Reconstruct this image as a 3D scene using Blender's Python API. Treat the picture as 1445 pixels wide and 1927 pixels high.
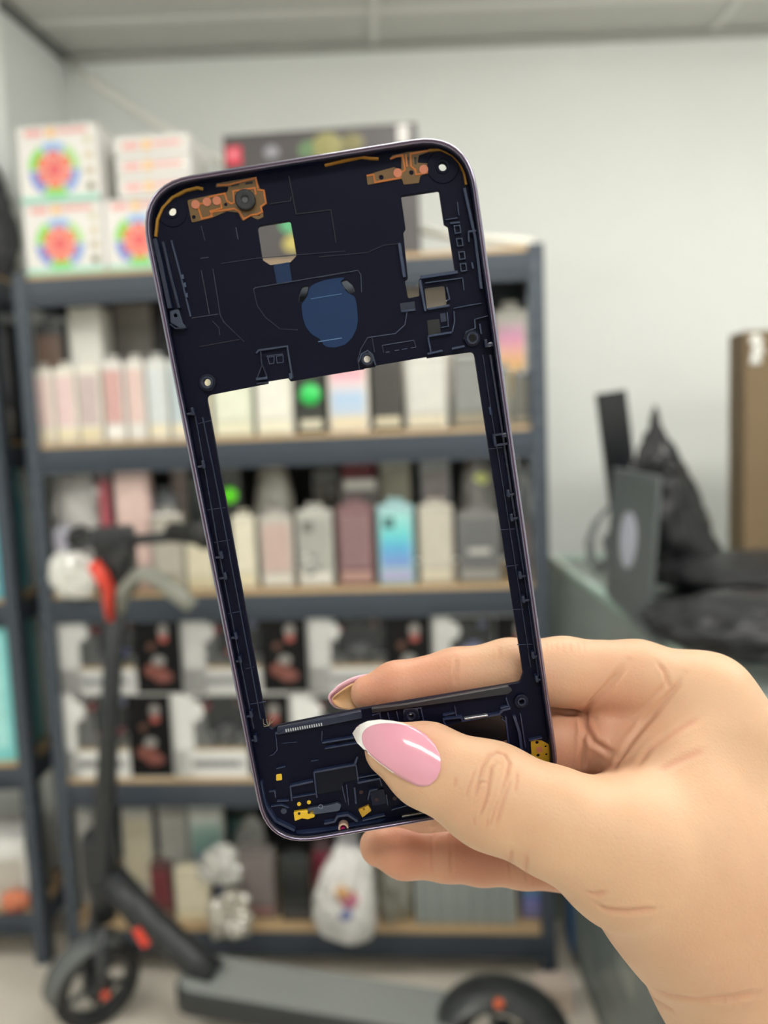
import bpy, bmesh, math, random
import numpy as np
from mathutils import Vector, Matrix
from mathutils.bvhtree import BVHTree

SC = bpy.context.scene
COL = SC.collection
for o in list(bpy.data.objects):
    bpy.data.objects.remove(o)
rng = random.Random(7)

# ------------------------------------------------------------------ camera
F = 1430.0                      # focal length in pixels of a 1445 x 1927 frame
EYE = Vector((0, 0, 1.58))
_d = np.array([583.5, -14736.5, -1430.0]); _d /= np.linalg.norm(_d)
_u = -_d
_y = np.array([0, 0, -1.0]); _y = _y - _u * (_y @ _u); _y /= np.linalg.norm(_y)
_x = np.cross(_y, _u)
RC = np.array([_x, _y, _u])     # camera axes -> world axes
cam_d = bpy.data.cameras.new('camera')
cam = bpy.data.objects.new('camera', cam_d)
COL.objects.link(cam)
M4 = Matrix([list(RC[0]) + [0], list(RC[1]) + [0], list(RC[2]) + [0], [0, 0, 0, 1]])
cam.matrix_world = Matrix.Translation(EYE) @ M4
cam_d.lens = 5.7
cam_d.sensor_fit = 'VERTICAL'
cam_d.sensor_height = 5.7 * 1927 / F
cam_d.sensor_width = 5.7 * 1445 / F
cam_d.clip_start = 0.02
cam_d.clip_end = 30
cam_d.dof.use_dof = True
cam_d.dof.focus_distance = 0.184
cam_d.dof.aperture_fstop = 5.7 / 3.2
SC.camera = cam

# ------------------------------------------------------------------ world, lamps, exposure
w = bpy.data.worlds.new('world'); SC.world = w
w.use_nodes = True
w.node_tree.nodes['Background'].inputs[0].default_value = (0.8, 0.9, 1.0, 1)
w.node_tree.nodes['Background'].inputs[1].default_value = 0.15
SC.view_settings.view_transform = 'Standard'
SC.view_settings.look = 'None'
SC.view_settings.exposure = 0.0
SC.view_settings.gamma = 1
SC.view_settings.use_curve_mapping = False
GLOW = 1.04
LAMPS = [(0.43, 1.13, 1.2, 0.32, 26), (1.85, 0.9, 1.2, 0.32, 42), (-1.77, 0.53, 1.2, 0.32, 34), (0.03, -1.27, 1.2, 0.32, 30), (1.85, -1.27, 1.2, 0.32, 34)]

# ------------------------------------------------------------------ measuring helpers
def ray(px, py):
    r = RC @ np.array([(px - 722.5) / F, -(py - 963.5) / F, -1.0])
    return Vector(r)
def atz(px, py, z):             # where the sight line meets the height z
    r = ray(px, py); return EYE + r * ((z - EYE.z) / r.z)
def aty(px, py, Y):             # where it meets the distance Y into the room
    r = ray(px, py); return EYE + r * (Y / r.y)

# ------------------------------------------------------------------ materials
def lin(h):
    h = h.lstrip('#')
    c = [int(h[i:i + 2], 16) / 255 for i in (0, 2, 4)]
    return [x / 12.92 if x <= 0.04045 else ((x + 0.055) / 1.055) ** 2.4 for x in c]
MATS = {}
def mat(hexc, rough=0.5, metal=0.0, coat=0.0, var=0.06, scale=40.0, bump=0.0, spec=0.5, alpha=1.0, emit=0.0, trans=0.0):
    key = (hexc, rough, metal, coat, var, scale, bump, spec, alpha, emit, trans)
    if key in MATS: return MATS[key]
    m = bpy.data.materials.new('surface_' + hexc.strip('#')); m.use_nodes = True
    nt = m.node_tree; b = nt.nodes['Principled BSDF']
    c = lin(hexc)
    tc = nt.nodes.new('ShaderNodeTexCoord')
    no = nt.nodes.new('ShaderNodeTexNoise'); no.inputs['Scale'].default_value = scale; no.inputs['Detail'].default_value = 3
    nt.links.new(tc.outputs['Object'], no.inputs['Vector'])
    mx = nt.nodes.new('ShaderNodeMix'); mx.data_type = 'RGBA'
    mx.inputs[6].default_value = [x * (1 - var) for x in c] + [1]
    mx.inputs[7].default_value = [min(1, x * (1 + var)) for x in c] + [1]
    nt.links.new(no.outputs[0], mx.inputs[0])
    nt.links.new(mx.outputs[2], b.inputs['Base Color'])
    b.inputs['Roughness'].default_value = rough
    b.inputs['Metallic'].default_value = metal
    b.inputs['Coat Weight'].default_value = coat
    b.inputs['Coat Roughness'].default_value = 0.08
    b.inputs['Specular IOR Level'].default_value = spec
    b.inputs['Alpha'].default_value = alpha
    b.inputs['Transmission Weight'].default_value = trans
    if emit:
        b.inputs['Emission Color'].default_value = c + [1]
        b.inputs['Emission Strength'].default_value = emit
    if bump:
        bp = nt.nodes.new('ShaderNodeBump'); bp.inputs['Strength'].default_value = bump; bp.inputs['Distance'].default_value = 0.002
        nt.links.new(no.outputs[0], bp.inputs['Height']); nt.links.new(bp.outputs[0], b.inputs['Normal'])
    MATS[key] = m
    return m
def gradient(stops, axis=2, rough=0.4):
    """printed card whose ink runs through several colours, bottom to top"""
    m = bpy.data.materials.new('printed_card'); m.use_nodes = True
    nt = m.node_tree; b = nt.nodes['Principled BSDF']
    tc = nt.nodes.new('ShaderNodeTexCoord'); sp = nt.nodes.new('ShaderNodeSeparateXYZ'); cr = nt.nodes.new('ShaderNodeValToRGB')
    nt.links.new(tc.outputs['Generated'], sp.inputs[0]); nt.links.new(sp.outputs[axis], cr.inputs[0]); nt.links.new(cr.outputs[0], b.inputs['Base Color'])
    e = cr.color_ramp.elements
    while len(e) < len(stops): e.new(0.5)
    for el, (p, h) in zip(e, stops): el.position = p; el.color = lin(h) + [1]
    b.inputs['Roughness'].default_value = rough
    b.inputs['Coat Weight'].default_value = 0.4
    return m

# ------------------------------------------------------------------ mesh helpers
def link(name, me, m=None, parent=None, smooth=False):
    if m is not None:
        me.materials.clear(); me.materials.append(m)
    if smooth:
        for p in me.polygons: p.use_smooth = True
    o = bpy.data.objects.new(name, me); COL.objects.link(o)
    if parent is not None: o.parent = parent
    return o
def obj(name, bm, m=None, parent=None, smooth=False):
    bmesh.ops.recalc_face_normals(bm, faces=bm.faces)
    me = bpy.data.meshes.new(name); bm.to_mesh(me); bm.free()
    return link(name, me, m, parent, smooth)
def box(bm, c, s, rot=None, bev=0.0):
    g = bmesh.ops.create_cube(bm, size=1.0)
    vs = g['verts']
    bmesh.ops.scale(bm, vec=Vector(s), verts=vs)
    if bev:
        es = list({e for v in vs for e in v.link_edges})
        r = bmesh.ops.bevel(bm, geom=es, offset=bev, segments=2, affect='EDGES', profile=0.5)
        vs = list({v for f in r['faces'] for v in f.verts} | {v for v in vs if v.is_valid})
        # every vertex of this box: walk the island
        seen = set(vs); st = list(vs)
        while st:
            v = st.pop()
            for e in v.link_edges:
                q = e.other_vert(v)
                if q not in seen: seen.add(q); st.append(q)
        vs = list(seen)
    if rot is not None: bmesh.ops.rotate(bm, cent=(0, 0, 0), matrix=rot, verts=vs)
    bmesh.ops.translate(bm, vec=Vector(c), verts=vs)
    return vs
def mbox(c, s, rot=None, bev=0.0):
    bm = bmesh.new(); box(bm, c, s, rot, bev); return bm
def tube(bm, pts, r, seg=12, cap=True):
    pts = [Vector(p) for p in pts]
    rs = r if isinstance(r, (list, tuple)) else [r] * len(pts)
    rings = []
    n = None
    for i, p in enumerate(pts):
        t = (pts[min(i + 1, len(pts) - 1)] - pts[max(i - 1, 0)]).normalized()
        if n is None:
            n = t.orthogonal().normalized()
        else:
            n = (n - t * n.dot(t)).normalized()
        b = t.cross(n)
        rings.append([bm.verts.new(p + (n * math.cos(a) + b * math.sin(a)) * rs[i]) for a in [2 * math.pi * k / seg for k in range(seg)]])
    for a, b in zip(rings, rings[1:]):
        for k in range(seg):
            bm.faces.new((a[k], a[(k + 1) % seg], b[(k + 1) % seg], b[k]))
    if cap:
        bm.faces.new(rings[0][::-1]); bm.faces.new(rings[-1])
def mtube(pts, r, seg=12):
    bm = bmesh.new(); tube(bm, pts, r, seg); return bm
def lathe(bm, prof, seg=24, mtx=None):
    """profile of (radius, height) turned about local z; closed when it starts and ends on the axis"""
    rings = []
    for r, z in prof:
        ring = [bm.verts.new((r * math.cos(2 * math.pi * k / seg), r * math.sin(2 * math.pi * k / seg), z)) for k in range(seg)]
        rings.append(ring)
    for a, b in zip(rings, rings[1:]):
        for k in range(seg):
            bm.faces.new((a[k], a[(k + 1) % seg], b[(k + 1) % seg], b[k]))
    vs = [v for r in rings for v in r]
    if mtx is not None: bmesh.ops.transform(bm, matrix=mtx, verts=vs)
    return rings
def mlathe(prof, seg=24, mtx=None, ends=True):
    bm = bmesh.new(); r = lathe(bm, prof, seg, mtx)
    if ends:
        bm.faces.new(r[0][::-1]); bm.faces.new(r[-1])
    return bm
def fillet(pts, r, n=4):
    """round the corners of a closed polygon (r a number or one per corner)"""
    out = []
    N = len(pts)
    for i in range(N):
        p = Vector(pts[i]).to_2d(); a = Vector(pts[i - 1]).to_2d(); b = Vector(pts[(i + 1) % N]).to_2d()
        rr = r[i] if isinstance(r, (list, tuple)) else r
        da = (a - p); db = (b - p)
        if rr <= 0 or da.length < 1e-9 or db.length < 1e-9:
            out.append(tuple(p)); continue
        ang = da.angle(db)
        if ang > math.pi - 0.05: out.append(tuple(p)); continue
        t = min(rr / math.tan(ang / 2), 0.48 * da.length, 0.48 * db.length)
        p0 = p + da.normalized() * t; p1 = p + db.normalized() * t
        for k in range(n + 1):
            s = k / n
            q = p0 * (1 - s) ** 2 + p * 2 * s * (1 - s) + p1 * s * s
            out.append(tuple(q))
    return out
def sheet(name, loops, z0, z1, m, parent=None, bev=0.0):
    """a flat plate with holes: the loops filled and given thickness from z0 to z1 (metres)"""
    K = 1000.0
    cu = bpy.data.curves.new(name, 'CURVE'); cu.dimensions = '2D'; cu.fill_mode = 'BOTH'
    cu.extrude = max((z1 - z0) / 2 - bev, 0) * K
    cu.bevel_depth = bev * K; cu.bevel_resolution = 1; cu.offset = -bev * K
    for lp in loops:
        s = cu.splines.new('POLY'); s.points.add(len(lp) - 1); s.use_cyclic_u = True
        for pt, q in zip(s.points, lp): pt.co = (q[0] * K, q[1] * K, 0, 1)
    t = bpy.data.objects.new('t', cu); COL.objects.link(t)
    dg = bpy.context.evaluated_depsgraph_get(); dg.update()
    me = bpy.data.meshes.new_from_object(t.evaluated_get(dg))
    bpy.data.objects.remove(t); bpy.data.curves.remove(cu)
    me.transform(Matrix.Translation((0, 0, (z0 + z1) / 2)) @ Matrix.Scale(1 / K, 4))
    me.name = name
    return link(name, me, m, parent)
def tag(o, label=None, cat=None, group=None, kind=None):
    if label: o['label'] = label
    if cat: o['category'] = cat
    if group: o['group'] = group
    if kind: o['kind'] = kind
    return o
def thing(name, label, cat, loc=(0, 0, 0), rotz=0.0, group=None):
    o = bpy.data.objects.new(name, None); COL.objects.link(o)
    o.empty_display_size = 0.05
    o.location = loc; o.rotation_euler = (0, 0, rotz)
    return tag(o, label, cat, group)
def struct(name, bm, m):
    return tag(obj(name, bm, m), kind='structure')

# ------------------------------------------------------------------ the room
WALL = mat('#e2e5e3', 0.65, var=0.03, scale=3)
CEIL = mat('#d0d1ce', 0.8, var=0.04, scale=6)
YB, ZC = 2.85, 2.97
XC, XN = -1.064, -1.125           # corner at the back, and where the short return wall ends
XL, XR, YF = -2.6, 3.0, -2.6
struct('wall_back', mbox(((XL + XR) / 2, YB + 0.06, ZC / 2), (XR - XL + 0.4, 0.12, ZC)), WALL)
bm = bmesh.new()                  # the left wall steps out beside the rack
prof = [(XC, YB), (XN, 2.475), (XL, 2.475), (XL, YF), (XL - 0.12, YF), (XL - 0.12, YB), ]
lo = [bm.verts.new((x, y, 0)) for x, y in prof]; hi = [bm.verts.new((x, y, ZC)) for x, y in prof]
for i in range(len(prof)):
    j = (i + 1) % len(prof); bm.faces.new((lo[i], lo[j], hi[j], hi[i]))
bm.faces.new(lo); bm.faces.new(hi[::-1])
struct('wall_left', bm, mat('#e0e4e3', 0.6, var=0.03, scale=3))
struct('wall_right', mbox((XR + 0.06, (YF + YB) / 2, ZC / 2), (0.12, YB - YF, ZC)), WALL)
struct('wall_front', mbox(((XL + XR) / 2, YF - 0.06, ZC / 2), (XR - XL + 0.4, 0.12, ZC)), WALL)
struct('floor', mbox(((XL + XR) / 2, (YF + YB) / 2, -0.05), (XR - XL + 0.2, YB - YF + 0.2, 0.1)), mat('#d6cfc3', 0.55, var=0.12, scale=5, bump=0.1))
ceil = struct('ceiling', mbox(((XL + XR) / 2, (YF + YB) / 2, ZC + 0.10), (XR - XL + 0.2, YB - YF + 0.2, 0.08)), CEIL)
tiles_y = [2.85, 2.63, 2.03, 1.43, 0.83, 0.23, -0.37, -0.97, -1.57, -2.17, -2.6]
tiles_x = [-2.6, -2.37, -1.77, -1.17, 0.03, 1.23, 2.43, 3.0]
TILE = mat('#cecfcc', 0.85, var=0.05, scale=60, bump=0.15)
GRID = mat('#e2e3e0', 0.5, var=0.02)
for a, b in zip(tiles_y, tiles_y[1:]):
    for c, d in zip(tiles_x, tiles_x[1:]):
        obj('ceiling_tile', mbox(((c + d) / 2, (a + b) / 2, ZC + 0.012), (d - c - 0.012, a - b - 0.012, 0.018)), TILE, ceil)
for y in tiles_y[1:-1]:
    bm = bmesh.new(); box(bm, ((XL + XR) / 2, y, ZC + 0.0), (XR - XL, 0.028, 0.004)); box(bm, ((XL + XR) / 2, y, ZC + 0.03), (XR - XL, 0.004, 0.056))
    obj('grid_runner', bm, GRID, ceil)
for x in tiles_x[1:-1]:
    bm = bmesh.new(); box(bm, (x, (YF + YB) / 2, ZC - 0.0025), (0.026, YB - YF, 0.004)); box(bm, (x, (YF + YB) / 2, ZC + 0.03), (0.004, YB - YF, 0.056))
    obj('grid_runner', bm, GRID, ceil)
struct('trim_1', mbox(((XC + XR) / 2, YB - 0.011, ZC - 0.012), (XR - XC, 0.022, 0.02)), mat('#a9aaa6', 0.6))
dl = Vector((XN - XC, 2.475 - YB, 0)); an = math.atan2(dl.y, dl.x)
struct('trim_2', mbox(((XC + XN) / 2 + 0.011, (YB + 2.475) / 2, ZC - 0.015), (dl.length, 0.022, 0.026), Matrix.Rotation(an, 3, 'Z')), mat('#6d6f6e', 0.6))

for i, (lx, ly, sx, sy, pw) in enumerate(LAMPS):
    t = thing('ceiling_light', ['ceiling light panel straight above the space before the rack', 'ceiling light panel over the glass counter at the right', 'ceiling light panel over the left side of the room', 'ceiling light panel just behind the camera', 'ceiling light panel at the right behind the camera'][i], 'light', (lx, ly, ZC - 0.03))
    bm = bmesh.new()
    for s in (-1, 1):
        box(bm, (s * (sx / 2 + 0.01), 0, 0.012), (0.02, sy + 0.04, 0.03)); box(bm, (0, s * (sy / 2 + 0.01), 0.012), (sx, 0.02, 0.03))
    obj('frame', bm, mat('#e8e8e6', 0.4), t)
    area = sx * sy + 2 * 0.05 * (sx + sy)
    df = mbox((0, 0, -0.022), (sx - 0.004, sy - 0.004, 0.05), bev=0.006)
    obj('diffuser', df, mat('#fffcf4', 0.5, emit=round(GLOW * pw / (math.pi * area), 2), var=0.0), t)

# ------------------------------------------------------------------ storage racks
YAW = math.radians(4.5)
EX = Vector((math.cos(YAW), -math.sin(YAW), 0)); EN = Vector((math.sin(YAW), math.cos(YAW), 0))
RO = aty(535, 820, 2.1); RO.z = 0
def S(px, py, sb=0.0):            # point on the plane sb behind the rack's front: (along, height)
    r = ray(px, py); t = ((RO - EYE).dot(EN) + sb) / r.dot(EN); p = EYE + r * t
    return (p - RO).dot(EX), p.z
def WP(x, y, z): 
    p = RO + EX * x + EN * y; return Vector((p.x, p.y, z))
TZ = [2.067, 1.60, 1.168, 0.615, 0.155]
STEEL = mat('#3c444f', 0.42, var=0.05, scale=12, spec=0.4)
WOOD = mat('#b89d78', 0.6, var=0.1, scale=30)
def rack(label, loc, rz, x0, x1, dep, tiers, top, back=True):
    t = thing('storage_rack', label, 'rack', loc, rz)
    pw, th = 0.042, 0.003
    for xi, sx in ((x0, 1), (x1, -1)):
        for yi, sy in ((0, 1), (dep, -1)):
            bm = bmesh.new()
            box(bm, (xi + sx * pw / 2, yi + sy * th / 2, top / 2), (pw, th, top))
            box(bm, (xi + sx * th / 2, yi + sy * pw / 2, top / 2), (th, pw, top))
            p = obj('post', bm, STEEL, t)
            bm = bmesh.new()
            z = 0.06
            while z < top - 0.03:
                box(bm, (xi + sx * pw * 0.55, yi - sy * 0.001, z), (0.012, 0.003, 0.02)); z += 0.05
            tag(obj('slot_glints', bm, mat('#5d656f', 0.25, metal=0.4), p), kind='stuff')  # lighter plates stand in for light glinting off the slots
    for z in tiers:
        for yi, sy in ((th, 1), (dep - th, -1)):
            bm = bmesh.new()
            yc = yi + sy * 0.009
            box(bm, ((x0 + x1) / 2, yc, z - 0.012 - 0.037), (x1 - x0 - 0.006, 0.018, 0.074), bev=0.003)
            box(bm, ((x0 + x1) / 2, yc + sy * 0.006, z - 0.012 - 0.052), (x1 - x0 - 0.012, 0.03, 0.008))
            obj('beam', bm, STEEL, t)
        for xi, sx in ((x0 + th, 1), (x1 - th, -1)):
            obj('side_rail', mbox((xi + sx * 0.008, dep / 2, z - 0.045), (0.016, dep - 0.05, 0.06)), STEEL, t)
        obj('board', mbox(((x0 + x1) / 2, dep / 2, z - 0.006), (x1 - x0 - 0.02, dep - 0.012, 0.012)), WOOD, t)
    if back:
        for a, b in zip(tiers[1:], tiers[:-1]):
            obj('gap_shade_sheet', mbox(((x0 + x1) / 2, dep - 0.03, (a + b) / 2 - 0.03), (x1 - x0 - 0.1, 0.004, b - a - 0.09)), mat('#25282c', 0.7), t)  # added dark sheet that paints the shade in gaps between packs
    return t
RX0, RX1, RD = -0.742, 0.712, 0.42
rack('dark steel rack against the back wall, five tiers full of packaged phone cases', RO, -YAW, RX0, RX1, RD, TZ, 2.072)

# ------------------------------------------------------------------ goods: builders
def at_rack(name, label, cat, px0, px1, pytop, tier, sb, group=None, pybase=None, twist=0.0, z0=None):
    zb = TZ[tier] if z0 is None else z0
    if pybase is not None: zb = S((px0 + px1) / 2, pybase, sb)[1]
    ym = pytop + 40
    a = S(px0, ym, sb)[0]; b = S(px1, ym, sb)[0]; zt = S((px0 + px1) / 2, pytop, sb)[1]
    loc = WP((a + b) / 2, sb, zb)
    t = thing(name, label, cat, loc, -YAW + twist, group)
    return t, b - a, max(zt - zb, 0.03)
def case_pack(label, px0, px1, pytop, tier, sb=0.03, body='#cfcac0', card='#e8e4da', strip='#efece4', patch=None, dep=0.03, ball=None, grad=None, twist=0.0, z0=None, group=None, top=None):
    t, w_, h = at_rack('phone_case_pack', label, 'package', px0, px1, pytop, tier, sb, group, None, twist, z0)
    w_ -= 0.004
    hb = h * 0.93
    obj('shell', mbox((0, dep / 2, hb / 2), (w_, dep, hb), bev=min(0.006, w_ * 0.1)), mat(body, 0.25, coat=0.7, var=0.15, scale=25, bump=0.15), t)
    cw, ch = w_ * 0.82, hb * 0.66
    bm = mbox((0, -0.0008, hb * 0.56), (cw, 0.0016, ch), bev=0.0006)
    obj('card', bm, gradient(grad) if grad else mat(card, 0.35, coat=0.5, var=0.18, scale=30), t)
    obj('label_strip', mbox((0, -0.0008, hb * 0.12), (w_ * 0.86, 0.0016, hb * 0.12)), mat(strip, 0.4, var=0.1, scale=60), t)
    tw = w_ * 0.45
    hole = [(0.012 * math.cos(a) * 1.2, hb + h * 0.035 + 0.003 * math.sin(a)) for a in [2 * math.pi * k / 10 for k in range(10)]]
    tb = sheet('hang_tab', [[(-tw / 2, hb - 0.004), (tw / 2, hb - 0.004), (tw / 2, h), (-tw / 2, h)], hole], -0.001, 0.001, mat(top or body, 0.25, coat=0.6), t)
    tb.rotation_euler = (math.pi / 2, 0, 0); tb.location = (0, dep / 2, 0)
    if patch:
        obj('camera_patch', mbox((-cw * 0.22, -0.0025, hb * 0.78), (cw * 0.36, 0.003, cw * 0.38), bev=0.001), mat(patch, 0.3), t)
    if ball:
        bm = bmesh.new(); bmesh.ops.create_icosphere(bm, subdivisions=3, radius=ball[1]); bmesh.ops.scale(bm, vec=(1, 0.45, 1), verts=bm.verts)
        bmesh.ops.translate(bm, vec=(ball[2] * w_, -0.003, ball[3] * h), verts=bm.verts)
        obj('ball', bm, mat(ball[0], 0.3, coat=0.5, var=0.02), t, True)
    return t
def carton(label, px0, px1, pytop, tier, sb, dep, body, pr=None, pr2=None, pybase=None, z0=None, name='carton', group=None):
    t, w_, h = at_rack(name, label, 'box', px0, px1, pytop, tier, sb, group, pybase, 0, z0)
    obj('body', mbox((0, dep / 2, h / 2), (w_ - 0.003, dep, h), bev=0.002), mat(body, 0.45, var=0.08, scale=20), t)
    if pr: obj('printed_panel', mbox((0, -0.0008, h * 0.62), (w_ * 0.8, 0.0016, h * 0.5)), mat(pr, 0.4, var=0.25, scale=30), t)
    if pr2: obj('printed_band', mbox((0, -0.0008, h * 0.16), (w_ * 0.8, 0.0016, h * 0.16)), mat(pr2, 0.4, var=0.2, scale=40), t)
    return t
def crumple(sx, sy, sz, seed, sub=4, amp=0.16, fine=0.9):
    """a crushed plastic bag or cloth heap sitting on z = 0"""
    bm = bmesh.new(); bmesh.ops.create_icosphere(bm, subdivisions=sub, radius=1.0)
    from mathutils import noise
    o = Vector((seed * 3.7, seed * 1.3, seed * 2.1))
    for v in bm.verts:
        p = v.co.copy()
        n1 = noise.noise(p * 1.3 + o); n2 = abs(noise.noise(p * 3.1 + o * 2)); n3 = abs(noise.noise(p * 7.0 + o * 3))
        v.co = p * (1 + amp * (1.6 * n1 + 1.3 * (0.35 - n2) + fine * (0.3 - n3)))
    zmin = -0.75
    for v in bm.verts:
        if v.co.z < zmin: v.co.z = zmin
        v.co = Vector((v.co.x * sx / 2, v.co.y * sy / 2, (v.co.z - zmin) * sz / 1.75))
    return bm
def bag(label, px0, px1, pytop, tier, sb, dep, col, seed, pybase=None, blobs=(), z0=None, amp=0.16, rough=0.1):
    t, w_, h = at_rack('plastic_bag', label, 'bag', px0, px1, pytop, tier, sb, None, pybase, 0, z0)
    bm = crumple(w_, dep, h, seed, 4, amp); bmesh.ops.translate(bm, vec=(0, dep / 2, 0), verts=bm.verts)
    obj('film', bm, mat(col, rough, coat=1.0, var=0.3, scale=14, spec=0.8), t)
    for (c, bx, bz, r) in blobs:
        bm = bmesh.new(); bmesh.ops.create_icosphere(bm, subdivisions=3, radius=r)
        bmesh.ops.scale(bm, vec=(1, 0.35, 0.8), verts=bm.verts); bmesh.ops.translate(bm, vec=(bx * w_, 0.012, bz * h), verts=bm.verts)
        obj('printed_patch', bm, mat(c, 0.4, coat=0.8), t, True)
    return t

# ---- top of the rack: white toy boxes and the black box
def toy_box(label, px0, px1, py0, py1, sb, dep, z0=None, full=True, group=None):
    t, w_, h = at_rack('toy_box', label, 'box', px0, px1, py0, 0, sb, group, py1 if z0 is None else None, 0, z0)
    WHITE = mat('#dedcd9', 0.4, var=0.03)
    obj('carton', mbox((0, dep / 2, h / 2), (w_, dep, h - 0.002), bev=0.002), WHITE, t)
    if full: obj('edge_band', mbox((0, -0.0006, 0.008), (w_ * 0.985, 0.0014, 0.014)), mat('#8fd0bd', 0.4), t)
    P = mat('#e58f8a', 0.45); Y = mat('#e8b878', 0.45)
    zt = h - (0.02 if full else h * 0.5)
    bm = bmesh.new()
    for k in range(3): box(bm, (-w_ * 0.36 + k * w_ * 0.075, -0.0008, zt), (w_ * 0.055, 0.0016, 0.016))
    for k in range(7): box(bm, (w_ * 0.03 + k * w_ * 0.055, -0.0008, zt + 0.002), (w_ * 0.04, 0.0016, 0.011))
    tag(obj('printed_title', bm, P, t), kind='stuff')
    bm = bmesh.new(); bmesh.ops.create_cone(bm, cap_ends=True, segments=16, radius1=0.013, radius2=0.013, depth=0.0016)
    bmesh.ops.rotate(bm, cent=(0, 0, 0), matrix=Matrix.Rotation(math.pi / 2, 3, 'X'), verts=bm.verts); bmesh.ops.translate(bm, vec=(-w_ * 0.07, -0.0012, zt), verts=bm.verts)
    obj('printed_badge', bm, Y, t)
    if not full: return t
    cx, cz, R = -w_ * 0.05, h * 0.42, min(w_, h) * 0.36
    def disc(name, r0, r1, a0, a1, y, hexc, n=24):
        bm = bmesh.new(); vo = []; vi = []
        for k in range(n + 1):
            a = a0 + (a1 - a0) * k / n
            vo.append(bm.verts.new((cx + r1 * math.cos(a), y, cz + r1 * math.sin(a)))); vi.append(bm.verts.new((cx + r0 * math.cos(a), y, cz + r0 * math.sin(a))))
        for k in range(n): bm.faces.new((vo[k], vo[k + 1], vi[k + 1], vi[k]))
        g = bmesh.ops.extrude_face_region(bm, geom=bm.faces[:]); bmesh.ops.translate(bm, vec=(0, 0.0012, 0), verts=[v for v in g['geom'] if isinstance(v, bmesh.types.BMVert)])
        return obj(name, bm, mat(hexc, 0.45, var=0.12, scale=60), t)
    cols = ['#86cf5e', '#7f9fd8', '#a8d58a', '#8fb4e0', '#7fd04f', '#6f86cf']
    for k in range(6):
        disc('printed_sector', R * 0.62, R, math.radians(60 * k + 62 + 180 * 0), math.radians(60 * k + 118), -0.0012, cols[(k + 3) % 6], 8)
    for k in range(6): disc('printed_petal', R * 0.2, R * 0.68, math.radians(60 * k + 4), math.radians(60 * k + 56), -0.0016, ['#e8785f', '#e57a6c'][k % 2], 6)
    disc('printed_centre', 0.0005, R * 0.22, 0, 2 * math.pi, -0.0018, '#dd5560', 14)
    for k, c in enumerate(['#c9c6a8', '#cdbf9f', '#b8a98d', '#6d6a4a']):
        bm = bmesh.new(); bmesh.ops.create_cone(bm, cap_ends=True, segments=12, radius1=w_ * 0.05, radius2=w_ * 0.05, depth=0.0014)
        bmesh.ops.rotate(bm, cent=(0, 0, 0), matrix=Matrix.Rotation(math.pi / 2, 3, 'X'), verts=bm.verts); bmesh.ops.translate(bm, vec=(w_ * 0.39, -0.0006, h * (0.78 - 0.2 * k)), verts=bm.verts)
        obj('printed_dot', bm, mat(c, 0.45), t)
    return t
zA = TZ[0]
tA = toy_box('lower white toy box at the left end of the rack top, colourful wheel print', 44, 192, 380, 508, 0.01, 0.20, z0=zA)
hA = S(118, 380, 0.01)[1]
toy_box('white toy box with colourful wheel print, topmost at the left end of the rack', 32, 182, 234, 378, 0.01, 0.15, z0=hA + 0.001)
toy_box('white toy box with wheel print right of the left stack, under three flat boxes', 196, 338, 372, 503, 0.02, 0.20, z0=zA)
z1 = S(270, 372, 0.03)[1] + 0.002
for k, lb in enumerate(['lowest of three flat white boxes stacked beside the toy boxes', 'middle of three flat white boxes stacked beside the toy boxes', 'topmost of three flat white boxes stacked beside the toy boxes']):
    hh = (S(290, 252, 0.03)[1] - z1) / 3
    t = toy_box(lb, 222, 362, 330, 372, 0.03, 0.18, z0=z1 + 0 * k, full=False, group='flat white boxes on the rack top')
    s = hh / max(0.03, S(292, 330, 0.03)[1] - z1)
    t.scale = (1, 1, s * 0.985); t.location.z = z1 + k * hh + 0.0005
for k, lb in enumerate(['narrow white carton standing behind the topmost toy box', 'second narrow white carton just behind, nearer the flat boxes']):
    t = thing('slim_carton', lb, 'box', WP(S(197 + 14 * k, 300, 0.17)[0], 0.17 + 0.1 * 0, 0), -YAW)
    t.location = WP(S(176 + 22 * k, 300, 0.17)[0], 0.165, hA + 0.002 if k == 0 else hA + 0.002)
    obj('body', mbox((0, 0.02, 0.1), (0.028, 0.04, 0.2), bev=0.002), mat('#dcd8d3', 0.5), t)
    obj('printed_band', mbox((0, -0.0006, 0.1), (0.012, 0.0016, 0.17)), mat('#b9a8a0', 0.5), t)
t, w_, h = at_rack('black_box', 'large black box behind the phone frame on the rack top, red square emblem', 'box', 420, 785, 242, 0, 0.02)
obj('carton', mbox((0, 0.05, h / 2), (w_, 0.10, h), bev=0.003), mat('#4a4648', 0.4, var=0.2, scale=14), t)
obj('red_emblem', mbox((-w_ / 2 + 0.028, -0.001, h - 0.055), (0.044, 0.002, 0.05), bev=0.0008), mat('#c9324a', 0.4), t)
obj('emblem_mark', mbox((-w_ / 2 + 0.028, -0.0025, h - 0.052), (0.018, 0.002, 0.02), bev=0.0008), mat('#e58a98', 0.4), t)
obj('white_label', mbox((w_ / 2 - 0.036, -0.001, h - 0.03), (0.03, 0.002, 0.05)), mat('#c9c6c4', 0.4), t)
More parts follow.
